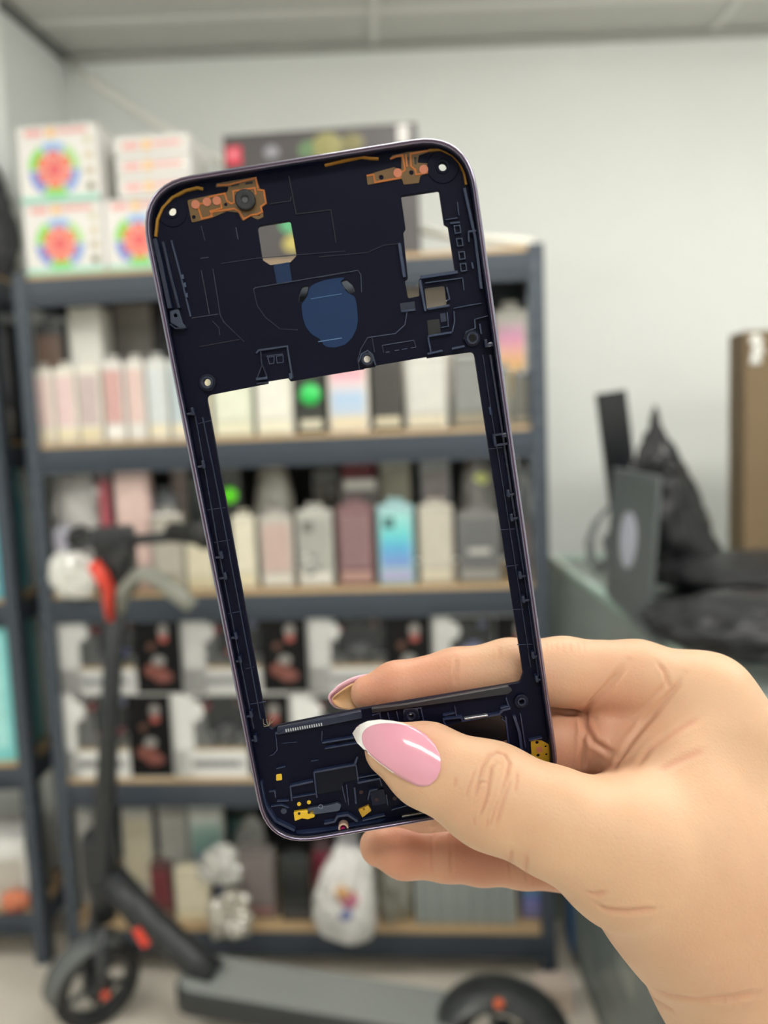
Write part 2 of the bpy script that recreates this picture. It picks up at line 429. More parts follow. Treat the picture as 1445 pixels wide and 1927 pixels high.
for (bx, bz, r, c) in [(0.02, h - 0.045, 0.045, '#8a8656'), (-0.03, h - 0.05, 0.03, '#5f7a58'), (0.09, h - 0.04, 0.03, '#757049'), (-0.13, h - 0.05, 0.022, '#8a8a92'),
                       (-0.085, h * 0.30, 0.035, '#5aa878'), (-0.082, h * 0.14, 0.03, '#b5a860')]:
    bm = bmesh.new(); bmesh.ops.create_icosphere(bm, subdivisions=2, radius=r)
    for v in bm.verts: v.co = Vector((v.co.x * (1 + 0.25 * math.sin(7 * v.co.z / r)), v.co.y * 0.04, v.co.z * 0.8))
    bmesh.ops.translate(bm, vec=(bx, 0, bz), verts=bm.verts)
    obj('printed_shape', bm, mat(c, 0.4, var=0.3, scale=50), t)

# ---- tier one: packs under the top board
carton('tall plain white carton behind the cream packs on the upper tier', 128, 190, 578, 1, 0.11, 0.08, '#e2e1db')
carton('grey-beige carton right of the tall white one, upper tier', 214, 286, 572, 1, 0.21, 0.08, '#8b8580', '#7b7672', '#9c9684')
carton('black carton half hidden by the left edge of the phone frame, upper tier', 290, 352, 576, 1, 0.2, 0.07, '#1f1f22')
carton('beige-grey carton seen through the small square hole of the frame, upper tier', 752, 856, 540, 1, 0.16, 0.08, '#a89f95', '#b5aca2')
carton('dark grey carton behind the middle of the frame, upper tier', 470, 560, 566, 1, 0.2, 0.08, '#3a3b3e')
case_pack('dark clear pack with a brown insert at the left end of the upper tier', 62, 120, 588, 1, 0.20, '#3c3c3e', '#6e5446', '#8f8a86', ball=('#a06a4e', 0.022, 0.15, 0.3))
up = [(60, 98, 684, '#e6e0d6', '#e4ccc8', '#e6dcc2', None, 'first cream pack with a pink card, leftmost in the front row of the upper tier'),
      (99, 141, 680, '#e8e3d8', '#dfc4c3', '#e2d6b4', None, 'second cream pack with a rosy card, front row of the upper tier'),
      (142, 187, 678, '#e9e4d8', '#c4b2b2', '#ddd0aa', None, 'cream pack with a mauve-grey card, third from the left in the upper tier'),
      (190, 231, 668, '#e0dcd8', '#cda29e', '#eeeae4', None, 'clear pack with a brick-red card edge, front row of the upper tier'),
      (233, 270, 666, '#e2ded8', '#dcc0ba', '#dedcd8', None, 'pale pack with a dusty pink card, fifth in the upper tier'),
      (272, 313, 664, '#d6d8d4', '#cfd4d6', '#e6dcc0', None, 'cream pack with a bluish top, sixth in the upper tier'),
      (315, 354, 664, '#d0d6d6', '#b9c6cc', '#e2d6ba', None, 'pack with a pale blue card left of the phone frame, upper tier'),
      (356, 392, 668, '#dcd6c4', '#e4d6b4', '#e6dcc4', None, 'cream pack behind the left rail of the phone frame, upper tier'),
      (396, 472, 668, '#cfd2c0', '#dfe2cf', '#e2dfc4', None, 'wide greenish-cream pack at the left corner of the frame opening'),
      (476, 549, 664, '#d6d4c8', '#e4e2d8', '#e6e2cc', None, 'off-white pack right of the wide greenish-cream one'),
      (613, 692, 655, '#d8d2c8', '#e8e0d8', '#d9cdb0', None, 'pink and pale blue printed pack beside the black one with green'),
      (760, 842, 655, '#b9b8b2', '#c8c7c2', '#cfc6ae', None, 'silvery pack with small coloured glints, upper tier'),
      (848, 922, 655, '#70716e', '#7d7e7c', '#8e8672', None, 'dark grey pack at the right corner of the frame opening, upper tier'),
      (928, 962, 680, '#5e625f', '#7a7a72', '#8f8878', None, 'grey-brown pack just right of the phone frame, upper tier'),
      (964, 1000, 690, '#4d5254', '#66655f', '#8a8272', None, 'last dark pack at the right post, upper tier')]
for x0, x1, yt, b, c, s, p, lb in up:
    g = [(0.0, '#b9c6d8'), (0.35, '#a9c4e0'), (0.55, '#d8cfd4'), (0.8, '#e59fb0'), (1, '#e8c8c8')] if 'pink and pale blue' in lb else None
    case_pack(lb, x0, x1, yt, 1, 0.03, b, c, s, p, grad=g, dep=0.035)
case_pack('black pack with a bright green round print, upper tier', 556, 607, 655, 1, 0.03, '#3b3d3a', '#2b302b', '#c8c2ae', ball=('#25c85a', 0.03, 0.0, 0.46), dep=0.035)
case_pack('black pack with a white caption, between the pink and the silvery packs', 697, 756, 655, 1, 0.03, '#4a4845', '#3a3836', '#c6bda4', dep=0.035)
case_pack('white pack with a pink and orange round print, behind the frame at the right', 928, 992, 566, 1, 0.14, '#c5c3bb', '#d8d4cc', '#c9c5bc', grad=[(0, '#d8cdb0'), (0.3, '#edc46a'), (0.55, '#ecb890'), (0.8, '#e8a0c4'), (1, '#d8c4cc')], dep=0.035)

# ---- tier two
bag('milky plastic bag at the left end of the middle tier', 80, 182, 862, 2, 0.06, 0.10, '#a9a6a4', 3, z0=TZ[2], blobs=[('#8a78a8', 0.05, 0.6, 0.02), ('#7fb09c', -0.25, 0.45, 0.02)])
case_pack('pale lavender pack hanging low at the left end of the middle tier', 98, 143, 985, 2, 0.02, '#8f8f9c', '#9c9aa8', '#b5b3b8')
bag('small white crumpled bag hanging over the left end of the middle board', 86, 168, 1040, 2, -0.05, 0.09, '#e6e4de', 5, pybase=1128)
case_pack('dark pack with a red edge left of the pink pack, middle tier', 180, 208, 862, 2, 0.08, '#5a4248', '#a84a58', '#6c5a60')
case_pack('plain pale pink pack on the middle tier behind the handlebar', 211, 279, 856, 2, 0.05, '#cdb0ac', '#d9bdb6', '#e3cfc4', dep=0.04)
case_pack('blue-grey pack right of the pink one, behind the front row', 284, 330, 918, 2, 0.12, '#8d9297', '#9aa2aa', '#a8a59e')
case_pack('narrow whitish pack behind the blue-grey one', 318, 352, 862, 2, 0.19, '#b0a19e', '#beb0ac', '#a9a39c')
case_pack('beige-grey pack behind the right handlebar grip', 282, 344, 955, 2, 0.02, '#a09c92', '#b0aca0', '#a9a28e')
case_pack('cream pack right of the handlebar grip, next to the phone frame', 346, 402, 985, 2, 0.02, '#c9c3ae', '#d2cbb4', '#cfc3a0')
case_pack('dark pack with a teal spot behind the left rail of the frame', 352, 408, 880, 2, 0.14, '#3a4442', '#2e3634', '#6c6c68', ball=('#3fae8a', 0.022, 0.2, 0.5))
case_pack('dark pack with a vivid green ball inside the frame opening', 410, 452, 858, 2, 0.10, '#3a3c38', '#2b2e2a', '#8a857c', ball=('#6cff0a', 0.024, 0.0, 0.70))
bag('clear blister bag leaning behind the front row, left in the frame opening', 468, 548, 862, 2, 0.14, 0.07, '#a8a49c', 8, z0=TZ[2], amp=0.10, blobs=[('#8fae7a', 0.0, 0.35, 0.016)])
case_pack('black pack with a brown print behind the white packs, middle tier', 586, 640, 866, 2, 0.18, '#2a2a28', '#3a342c', '#4a4640')
carton('dark red carton behind the maroon pack, middle tier', 643, 706, 846, 2, 0.18, 0.06, '#7a2f3a', '#86323f')
t = carton('flat pack with a white caption leaning on the dark red carton', 640, 716, 902, 2, 0.10, 0.03, '#5f5a58', None, None)
obj('caption', mbox((0, -0.001, S(680, 912, 0.1)[1] - TZ[2]), (0.09, 0.002, 0.03)), mat('#c2bfba', 0.4), t)
case_pack('olive-beige pack behind the teal pack, middle tier', 712, 774, 846, 2, 0.16, '#8a877a', '#97937f', '#9aa8b0', ball=None)
case_pack('bluish pack with a rosy speckled print behind the white one, middle tier', 788, 848, 846, 2, 0.16, '#8a8f94', '#948a8c', '#8aa0b0')
bag('clear bag holding a pale yellow ball, right in the frame opening', 862, 934, 842, 2, 0.13, 0.08, '#7f7d78', 12, z0=TZ[2], amp=0.10, blobs=[('#e8f08c', 0.05, 0.76, 0.026)])
bag('small grey clear bag by the right post, middle tier', 955, 1002, 870, 2, 0.12, 0.06, '#5a5f62', 14, z0=TZ[2], amp=0.12)
mid = [(434, 480, 960, '#cfcab8', '#dcd6c2', '#d9cfae', None, 'cream pack at the left in the frame opening, middle tier'),
       (486, 551, 960, '#b8b4ac', '#c0a8a0', '#d2cec4', None, 'clear pack with a faint pink insert, middle tier'),
       (556, 626, 948, '#b6b5ae', '#a2a39c', '#d4d2ca', '#6e706c', 'clear pack with grey flecks, middle tier'),
       (632, 702, 938, '#7c5c60', '#84666a', '#a8867c', None, 'dusty maroon pack, middle tier'),
       (708, 779, 938, '#9ac0c4', '#88ccd2', '#a6a4c8', '#4a7274', 'teal pack fading to blue and violet, middle tier'),
       (785, 853, 938, '#b5b0a4', '#bcb7aa', '#c8c0ac', None, 'greyish white pack right of the teal one, middle tier'),
       (858, 943, 952, '#70706f', '#5f6062', '#8f8d88', None, 'charcoal pack with a pale caption, middle tier'),
       (960, 1002, 965, '#4a4a4c', '#5c4c50', '#6a655e', None, 'dark pack by the right post, front row of the middle tier')]
for x0, x1, yt, b, c, s, p, lb in mid:
    g = [(0.0, '#7f92d0'), (0.35, '#58a8d4'), (0.6, '#68ccd0'), (1, '#9fd8d2')] if lb.startswith('teal') else None
    t = case_pack(lb, x0, x1, yt, 2, 0.03, b, c, s, p, grad=g, dep=0.035)
    if 'charcoal' in lb:
        obj('caption', mbox((0, -0.0025, 0.09), (0.06, 0.002, 0.016)), mat('#b5b3ae', 0.4), t)
    if 'grey flecks' in lb:
        for k in range(9):
            obj('fleck', mbox((rng.uniform(-0.03, 0.03), -0.0028, rng.uniform(0.03, 0.1)), (0.012, 0.002, 0.009), Matrix.Rotation(rng.uniform(0, 3), 3, 'Y')), mat(['#4b4f52', '#e0dfda'][k % 2], 0.2, coat=1), t)

# ---- tier three: window boxes with model cars
def window_box(label, px0, px1, py0, tier, z0, dep, body='#c9cac8', tint='#a02834', k=0):
    t, w_, h = at_rack('window_box', label, 'box', px0, px1, py0, tier, 0.015, None, None, 0, z0)
    W_ = mat(body, 0.4, var=0.04); D = mat('#0d0d0f', 0.5, var=0.3, scale=20, spec=0.2)
    lw, bh, tp = w_ * 0.17, h * 0.33, h * 0.06
    wx = w_ * 0.62
    bm = bmesh.new()                                     # carton with an opened front
    box(bm, (0, dep - 0.002, h / 2), (w_, 0.004, h)); box(bm, (0, dep / 2, 0.002), (w_, dep, 0.004)); box(bm, (0, dep / 2, h - 0.002), (w_, dep, 0.004))
    for s in (-1, 1): box(bm, (s * (w_ / 2 - 0.002), dep / 2, h / 2), (0.004, dep, h))
    box(bm, (-w_ / 2 + lw / 2, 0.001, h / 2), (lw, 0.003, h))
    box(bm, (-w_ / 2 + wx / 2, 0.001, bh / 2), (wx, 0.003, bh))
    obj('carton', bm, W_, t)
    bm = bmesh.new(); bmesh.ops.create_cone(bm, cap_ends=True, segments=24, radius1=h * 0.13, radius2=h * 0.13, depth=0.003)
    bmesh.ops.rotate(bm, cent=(0, 0, 0), matrix=Matrix.Rotation(math.pi / 2, 3, 'X'), verts=bm.verts); bmesh.ops.translate(bm, vec=(-w_ / 2 + lw, -0.001, h * 0.8), verts=bm.verts)
    obj('round_tab', bm, W_, t)
    obj('dark_side_panel', mbox((w_ / 2 - (w_ - wx) / 2, 0.0005, h / 2), (w_ - wx - 0.004, 0.003, h - 0.008)), D, t)
    obj('inner_tray', mbox((-w_ / 2 + lw + (wx - lw) / 2, dep * 0.75, bh + (h - bh) / 2), (wx - lw, 0.004, h - bh - 0.01)), D, t)
    obj('gold_edge', mbox((-w_ / 2 + lw + (wx - lw) / 2, 0.002, bh + 0.003), (wx - lw, 0.004, 0.005)), mat('#b5935a', 0.4), t)
    bm = bmesh.new()
    for i in range(14):
        box(bm, (-w_ / 2 + lw * 0.95 + i * (wx - lw) * 0.063, -0.001, bh * 0.5), ((wx - lw) * 0.045, 0.0012, bh * 0.14 * (1 + 0.3 * ((i * 7) % 3))))
    obj('printed_caption', bm, mat('#56585b', 0.5), t)
    obj('grey_band', mbox((-w_ / 2 + lw + (wx - lw) * 0.45, -0.0004, bh * 0.5), ((wx - lw) * 1.0, 0.001, bh * 0.36)), mat('#b9babb', 0.5), t)  # grey printed strip behind the caption
    # the model car behind the window
    cx, cz = -w_ / 2 + lw + (wx - lw) * 0.5, bh + 0.018
    bm = bmesh.new(); box(bm, (cx, dep * 0.4, cz + 0.012), (0.075, 0.035, 0.018), bev=0.004); box(bm, (cx + 0.004, dep * 0.4, cz + 0.027), (0.036, 0.03, 0.014), bev=0.004)
    obj('model_car', bm, mat(['#3a4a98', '#a83038', '#4a4a50'][k % 3], 0.3, coat=0.6), t)
    bm = bmesh.new()
    for sx in (-1, 1): lathe(bm, [(0.0005, -0.006), (0.012, -0.006), (0.012, 0.006), (0.0005, 0.006)], 12, Matrix.Translation((cx + sx * 0.024, dep * 0.4 - 0.02, cz)) @ Matrix.Rotation(math.pi / 2, 4, 'X'))
    obj('car_wheels', bm, mat('#1b1b1c', 0.5), t)
    for (bx, bz, r, c) in [(lw + 0.012, h * 0.74, 0.016, tint), (lw + (wx - lw) * 0.75, h * 0.80, 0.014, '#7f86b0' if k % 2 else '#6a4a44'), (lw + (wx - lw) * 0.45, bh + 0.02, 0.012, '#32388c' if k % 2 else '#a02030')]:
        bm = bmesh.new(); bmesh.ops.create_icosphere(bm, subdivisions=2, radius=r); bmesh.ops.translate(bm, vec=(-w_ / 2 + bx, dep * 0.5, bz), verts=bm.verts)
        obj('toy_part', bm, mat(c, 0.3), t, True)
    # printed car and dial on the dark panel
    px_ = w_ / 2 - (w_ - wx) / 2
    for (bx, bz, sx, sz, c) in [(-0.012, 0.30, 0.034, 0.022, '#74423a'), (0.010, 0.22, 0.03, 0.018, '#7c4a44'), (0.0, 0.42, 0.02, 0.016, '#8a8a88'), (0.018, 0.80, 0.016, 0.02, '#84807e'), (0.018, 0.70, 0.014, 0.012, '#a8564e'), (-0.02, 0.60, 0.012, 0.012, '#5a3a30')]:
        bm = bmesh.new(); bmesh.ops.create_icosphere(bm, subdivisions=2, radius=1); bmesh.ops.scale(bm, vec=(sx, 0.001, sz), verts=bm.verts); bmesh.ops.translate(bm, vec=(px_ + bx, -0.0012, bz * h), verts=bm.verts)
        obj('printed_shape', bm, mat(c, 0.4, var=0.3, scale=60), t)
    bm = mbox((-w_ / 2 + lw + (wx - lw) / 2, 0.0035, bh + (h - bh) / 2), (wx - lw, 0.0008, h - bh - 0.008))
    obj('window_film', bm, mat('#dfe4e6', 0.08, alpha=0.03, spec=0.25, var=0), t)
    return t
zl = TZ[3]
hl = S(430, 1306, 0.015)[1] - zl
lows = [(104, 322, 'white window box of model cars in the lower row, behind the scooter stem'), (326, 546, 'white window box of model cars in the lower row, second from the left'),
        (549, 768, 'white window box of model cars in the lower row, third from the left'), (771, 992, 'white window box of model cars in the lower row, rightmost and behind the hand')]
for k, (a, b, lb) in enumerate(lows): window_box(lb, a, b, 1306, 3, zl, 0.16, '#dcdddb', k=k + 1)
zu = zl + hl + 0.002
ups = [(108, 340, 'white window box of model cars in the upper row, leftmost by the rack post'), (345, 578, 'white window box of model cars in the upper row, second from the left'),
       (582, 812, 'white window box of model cars in the upper row, above the index fingertip'), (816, 1003, 'white window box of model cars in the upper row, rightmost behind the frame rail')]
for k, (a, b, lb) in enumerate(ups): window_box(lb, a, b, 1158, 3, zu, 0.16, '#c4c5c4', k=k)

# ---- bottom tier
case_pack('white clear pack left of the scooter stem, bottom tier', 142, 200, 1512, 4, 0.12, '#a9a9a6', '#b9b9b6', '#6c6a6c')
case_pack('clear pack with a cream card right of the scooter stem, bottom tier', 226, 286, 1508, 4, 0.12, '#b4b4b0', '#c2baa2', '#c9c4b4')
case_pack('tall greyish clear pack, bottom tier', 294, 352, 1500, 4, 0.14, '#9c9c98', '#b0b0aa', '#bdbcb6')
case_pack('leaning pack with a teal and blue card, bottom tier', 352, 420, 1500, 4, 0.13, '#b8bcb8', '#8aa8a0', '#8088a8', grad=[(0, '#b0b4c8'), (0.25, '#7c86a8'), (0.5, '#7fa39c'), (0.8, '#9ab8b0'), (1, '#dcdcd8')])
case_pack('dark pack with a teal cap behind the bags, bottom tier', 424, 480, 1512, 4, 0.22, '#3a4444', '#4c6a68', '#5a3038')
case_pack('small dark red pack at the front of the bottom tier', 280, 324, 1618, 4, 0.04, '#5f4646', '#7a3c40', '#8f7060')
case_pack('cream pack with a pale blue stripe at the front of the bottom tier', 326, 396, 1628, 4, 0.03, '#d4ccb4', '#dcd4bc', '#dcd0ae', ball=None)
case_pack('brown-grey pack with a pinkish foot, bottom tier', 446, 518, 1588, 4, 0.05, '#6c6664', '#7c7472', '#8c6a68')
case_pack('black pack in the middle of the bottom tier', 524, 584, 1604, 4, 0.04, '#2c3030', '#2a2c2c', '#4a4848')
case_pack('dark pack with a crimson card left of the white bag, bottom tier', 586, 628, 1580, 4, 0.10, '#5a4448', '#9a3a50', '#6a5a5c')
case_pack('white pack with a pale violet edge behind the white bag', 632, 676, 1560, 4, 0.12, '#c4c4c8', '#d0ccd4', '#c9c4bc')
bag('clear crushed bag lying on the cream pack, bottom tier', 372, 440, 1612, 4, 0.005, 0.08, '#bdbcb6', 21, pybase=1668, amp=0.32)
bag('clear crushed bag drooping over the board edge, bottom tier', 392, 462, 1706, 4, -0.06, 0.09, '#b5b0a4', 22, pybase=1772, amp=0.34)
bag('clear bag of dark bits on the left of the frame corner, bottom tier', 428, 500, 1560, 4, 0.15, 0.08, '#a4a4a2', 23, z0=TZ[4], amp=0.18)
bag('white bag with a red and blue print drooping over the bottom board', 590, 702, 1620, 4, -0.09, 0.12, '#dedcda', 24, pybase=1786, amp=0.17, blobs=[('#c99a68', -0.02, 0.62, 0.03), ('#b0627c', 0.10, 0.52, 0.032), ('#7078a8', 0.06, 0.36, 0.03)])
bag('clear glinting bag right of the white printed bag, bottom tier', 704, 772, 1618, 4, 0.02, 0.10, '#8f8f84', 25, z0=TZ[4], amp=0.2)
n = 19
ORD = 'first second third fourth fifth sixth seventh eighth ninth tenth eleventh twelfth thirteenth fourteenth fifteenth sixteenth seventeenth eighteenth nineteenth'.split()
for k in range(n):
    a = 780 + k * 190 / n
    t, w_, h = at_rack('slim_case', ORD[k] + ' slim silver case from the left in the packed row, bottom tier', 'case', a, a + 190 / n, 1632, 4, 0.03, 'slim silver cases in a packed row')
    obj('cover', mbox((0, 0.05, h / 2), (w_ * 0.8, 0.10, h - 0.004), bev=0.0015), mat(['#9aa3a2', '#7c8686', '#8d9695'][k % 3], 0.25, metal=0.2, coat=0.6), t)
    obj('spine', mbox((0, -0.0005, h / 2), (w_ * 0.4, 0.003, h * 0.9)), mat('#c3cac8', 0.25, coat=0.6), t)
case_pack('small pack fading from teal to violet by the right post, bottom tier', 978, 1030, 1640, 4, 0.06, '#5a6c88', '#5f8a96', '#7a78a8', grad=[(0, '#8a84b8'), (0.4, '#6a74b8'), (0.8, '#4f9a98'), (1, '#56a08e')])

# ------------------------------------------------------------------ second rack at the left
LY = 2.21
LT = [aty(20, 505, LY).z, aty(20, 830, LY).z, aty(30, 1128, LY).z, aty(40, 1436, LY).z, aty(40, 1712, LY).z]
LXR = aty(93, 1815, LY).x
rack('dark steel rack cut off by the left edge of the picture', (LXR, LY, 0), 0, -0.95, 0.0, 0.235, LT, LT[0] + 0.005, back=False)
def left_box(label, name, cat, x0, x1, tier, h, y0, dep, col, pr=None, pr2=None):
    t = thing(name, label, cat, (LXR + (x0 + x1) / 2, LY + y0, LT[tier]), 0)
    obj('body', mbox((0, dep / 2, h / 2), (x1 - x0, dep, h), bev=0.003), mat(col, 0.4, var=0.06), t)
    if pr:
        obj('printed_panel', mbox((0.01, -0.0008, h * 0.5), ((x1 - x0) * 0.8, 0.0016, h * 0.8)), mat(pr, 0.4, var=0.3, scale=30), t)
    if pr2: obj('printed_band', mbox((0.01, -0.001, h * 0.3), ((x1 - x0) * 0.8, 0.002, h * 0.25)), mat(pr2, 0.4), t)
    return t
h3 = LT[2] - LT[3]; h2 = LT[1] - LT[2]
left_box('tall teal box on the lower tier of the left rack', 'teal_box', 'box', -0.34, -0.052, 3, h3 * 0.86, 0.02, 0.18, '#7fd0d2', '#a6e4e2')
left_box('teal box with an orange and white print on the tier above in the left rack', 'teal_box', 'box', -0.34, -0.05, 2, h2 * 0.62, 0.02, 0.17, '#5fb4c6', '#d8e4da', '#e0a078')
left_box('small bright teal carton on top of the printed teal box, left rack', 'teal_carton', 'box', -0.20, -0.05, 2, h2 * 0.2, 0.05, 0.13, '#7fd6de').location.z += h2 * 0.62 + 0.001
left_box('white flat carton near the bottom of the left rack', 'white_carton', 'box', -0.40, -0.05, 4, 0.16, 0.03, 0.15, '#d9d8d4', '#bdb7ae')
left_box('long white tray on the white carton in the left rack', 'white_tray', 'box', -0.36, -0.06, 4, 0.05, 0.03, 0.15, '#e6e6e4').location.z += 0.161
t = thing('orange_toy', 'orange and red toy lying before the white carton in the left rack', 'toy', (LXR - 0.09, LY + 0.005, LT[4]), 0)
bm = crumple(0.08, 0.05, 0.06, 31, 3, 0.2); obj('body', bm, mat('#d07a58', 0.4), t); obj('foot', mbox((0, 0.0, 0.006), (0.06, 0.04, 0.012), bev=0.003), mat('#7c4038', 0.5), t)
t = thing('plastic_bag', 'small white bag with an orange ball on the upper tier of the left rack', 'bag', (LXR - 0.055, LY + 0.075, LT[1]), 0)
left_box('black carton behind the small white bag, upper tier of the left rack', 'black_carton', 'box', -0.42, -0.03, 1, 0.36, 0.14, 0.08, '#26282c', '#303338')
bm = crumple(0.09, 0.08, 0.12, 33, 4, 0.15); obj('film', bm, mat('#b9b8b2', 0.15, coat=1), t)
bm = bmesh.new(); bmesh.ops.create_icosphere(bm, subdivisions=3, radius=0.028); bmesh.ops.translate(bm, vec=(-0.005, 0, 0.138), verts=bm.verts); obj('ball', bm, mat('#d8643a', 0.4), t, True)
t = thing('black_bag', 'black bag heaped on top of the left rack', 'bag', (LXR - 0.13, LY + 0.12, LT[0]), 0)
bm = crumple(0.30, 0.2, 0.40, 35, 4, 0.15); obj('cloth', bm, mat('#3a3c42', 0.45, coat=0.3), t)
bm = crumple(0.07, 0.03, 0.12, 36, 3, 0.1); bmesh.ops.translate(bm, vec=(0.03, -0.095, 0.12), verts=bm.verts); obj('pocket', bm, mat('#5a5c64', 0.4), t)

# ------------------------------------------------------------------ cord, glass case and what stands on it
pts = [aty(118, 112, 2.83), aty(180, 158, 2.70), aty(250, 205, 2.6), aty(330, 257, 2.5), aty(410, 303, 2.52), aty(560, 365, 2.46), aty(700, 408, 2.40), aty(790, 431, 2.30), aty(860, 446, 2.18), aty(940, 452, 2.14), WP(0.69, 0.05, 2.085)]
t = tag(obj('hanging_cord', mtube(pts, 0.012, 8), mat('#e6e6de', 0.5), None, True), 'pale cord sagging from the ceiling corner to the right end of the rack', 'cord')

CZ = 1.2
CX0, CX1, CY0, CY1 = 0.50, 1.75, 1.0, 2.32
GL = mat('#aab4b0', 0.08, alpha=0.28, spec=0.8, var=0.0)
GE = mat('#b8d2c5', 0.2, coat=0.6, var=0.03)
t = thing('display_case', 'glass display case with pale green edges right of the rack', 'display case', ((CX0 + CX1) / 2, (CY0 + CY1) / 2, 0), 0)
cw, cd = CX1 - CX0, CY1 - CY0
obj('top_pane', mbox((0, 0, CZ - 0.005), (cw - 0.02, cd - 0.02, 0.008)), GL, t)
for s, nm in ((-1, 'side_pane'), (1, 'side_pane')): obj(nm, mbox((s * (cw / 2 - 0.004), 0, CZ / 2 + 0.05), (0.006, cd - 0.03, CZ - 0.13)), GL, t)
obj('front_pane', mbox((0, -cd / 2 + 0.004, CZ / 2 + 0.05), (cw - 0.03, 0.006, CZ - 0.13)), GL, t)
obj('back_pane', mbox((0, cd / 2 - 0.004, CZ / 2 + 0.05), (cw - 0.03, 0.006, CZ - 0.13)), mat('#7f8a84', 0.5), t)
for s in (-1, 1):
    obj('edge_strip', mbox((s * (cw / 2 - 0.008), 0, CZ - 0.006), (0.018, cd, 0.014)), GE, t)
    obj('edge_strip', mbox((0, s * (cd / 2 - 0.008), CZ - 0.006), (cw - 0.034, 0.018, 0.014)), GE, t)
    for q in (-1, 1): obj('corner_post', mbox((s * (cw / 2 - 0.008), q * (cd / 2 - 0.008), CZ / 2), (0.016, 0.016, CZ - 0.03)), mat('#8f9a96', 0.3, metal=0.6), t)
obj('plinth', mbox((0, 0, 0.06), (cw - 0.04, cd - 0.04, 0.12)), mat('#5c6464', 0.5), t)
for z in (0.45, 0.82): obj('glass_shelf', mbox((0, 0, z), (cw - 0.04, cd - 0.04, 0.008)), GL, t)
obj('blue_stripe', mbox((-cw / 2 - 0.003, cd / 2 - 0.22, 0.40), (0.004, 0.06, 0.66)), mat('#2a6aa8', 0.4), t)
for k, (dx, dy, z, s, c, lb) in enumerate([(0.08, 0.35, 0.1201, (0.12, 0.2, 0.2), '#d6d4c6', 'cream carton on the floor of the glass case'), (0.10, 0.75, 0.1201, (0.12, 0.18, 0.26), '#4a5054', 'dark carton on the floor of the glass case'),
        (0.09, 1.0, 0.8245, (0.1, 0.14, 0.1), '#5a4448', 'dark red carton on the upper shelf of the glass case'), (0.09, 0.7, 0.8245, (0.1, 0.12, 0.13), '#8f958f', 'grey carton on the upper shelf of the glass case'), (0.1, 0.9, 0.4545, (0.12, 0.16, 0.18), '#7c868a', 'grey-blue carton on the middle shelf of the glass case')]):
    q = thing('carton', lb, 'box', (CX0 + dx + s[0] / 2 - 0.05, CY0 + dy, z), 0)
    obj('body', mbox((0, 0, s[2] / 2), s, bev=0.003), mat(c, 0.5), q); obj('printed_band', mbox((-s[0] / 2 - 0.0006, 0, s[2] * 0.5), (0.0014, s[1] * 0.7, s[2] * 0.3)), mat('#a9aaa2', 0.5), q)
q = thing('carton', 'pale pinkish carton on the floor at the foot of the right rack post', 'box', tuple(atz(1045, 1915, 0.0)), 0)
obj('body', mbox((0.0, 0.03, 0.045), (0.10, 0.06, 0.09), bev=0.003), mat('#cdbcb0', 0.5), q); obj('printed_band', mbox((0, -0.0006, 0.05), (0.06, 0.0014, 0.02)), mat('#b0a090', 0.5), q)

# laptop: the lid's back faces the aisle
ln = atz(1222, 1212, CZ); lf = atz(1142, 1128, CZ)
ld = (lf - ln); L = min(ld.length, 0.40); ld.normalize()
ang = math.atan2(ld.y, ld.x)
t = thing('laptop', 'open grey laptop on the glass case, oval badge on its lid', 'laptop', ln + ld * L / 2, ang)
HL = 0.285
GR = mat('#5d6466', 0.45, metal=0.2, var=0.03)
tilt = Matrix.Rotation(math.radians(6), 3, 'X')
lid = obj('lid', mbox((0, 0, HL / 2), (L, 0.008, HL), bev=0.003), GR, t); lid.rotation_euler = (math.radians(4), 0, 0); lid.location = (0, 0, 0.012)
bm = bmesh.new(); bmesh.ops.create_cone(bm, cap_ends=True, segments=32, radius1=1, radius2=1, depth=1)
bmesh.ops.rotate(bm, cent=(0, 0, 0), matrix=Matrix.Rotation(math.pi / 2, 3, 'X'), verts=bm.verts)
bmesh.ops.scale(bm, vec=(0.068, 0.002, 0.056), verts=bm.verts); bmesh.ops.translate(bm, vec=(0, 0.005, HL * 0.52), verts=bm.verts)
badge = obj('oval_badge', bm, mat('#c9cede', 0.3, metal=0.2), lid)
obj('screen', mbox((0, -0.0048, HL / 2 + 0.008), (L - 0.03, 0.002, HL - 0.035)), mat('#101214', 0.15), lid)
obj('base', mbox((0, -0.14, 0.009), (L, 0.27, 0.016), bev=0.003), GR, t)
bm = bmesh.new()
for r_ in range(5):
    for k in range(13): box(bm, (-L / 2 + 0.03 + k * (L - 0.06) / 12, -0.05 - r_ * 0.02, 0.0178), (0.016, 0.015, 0.002))
tag(obj('keyboard', bm, mat('#26282a', 0.5), t), kind='stuff')

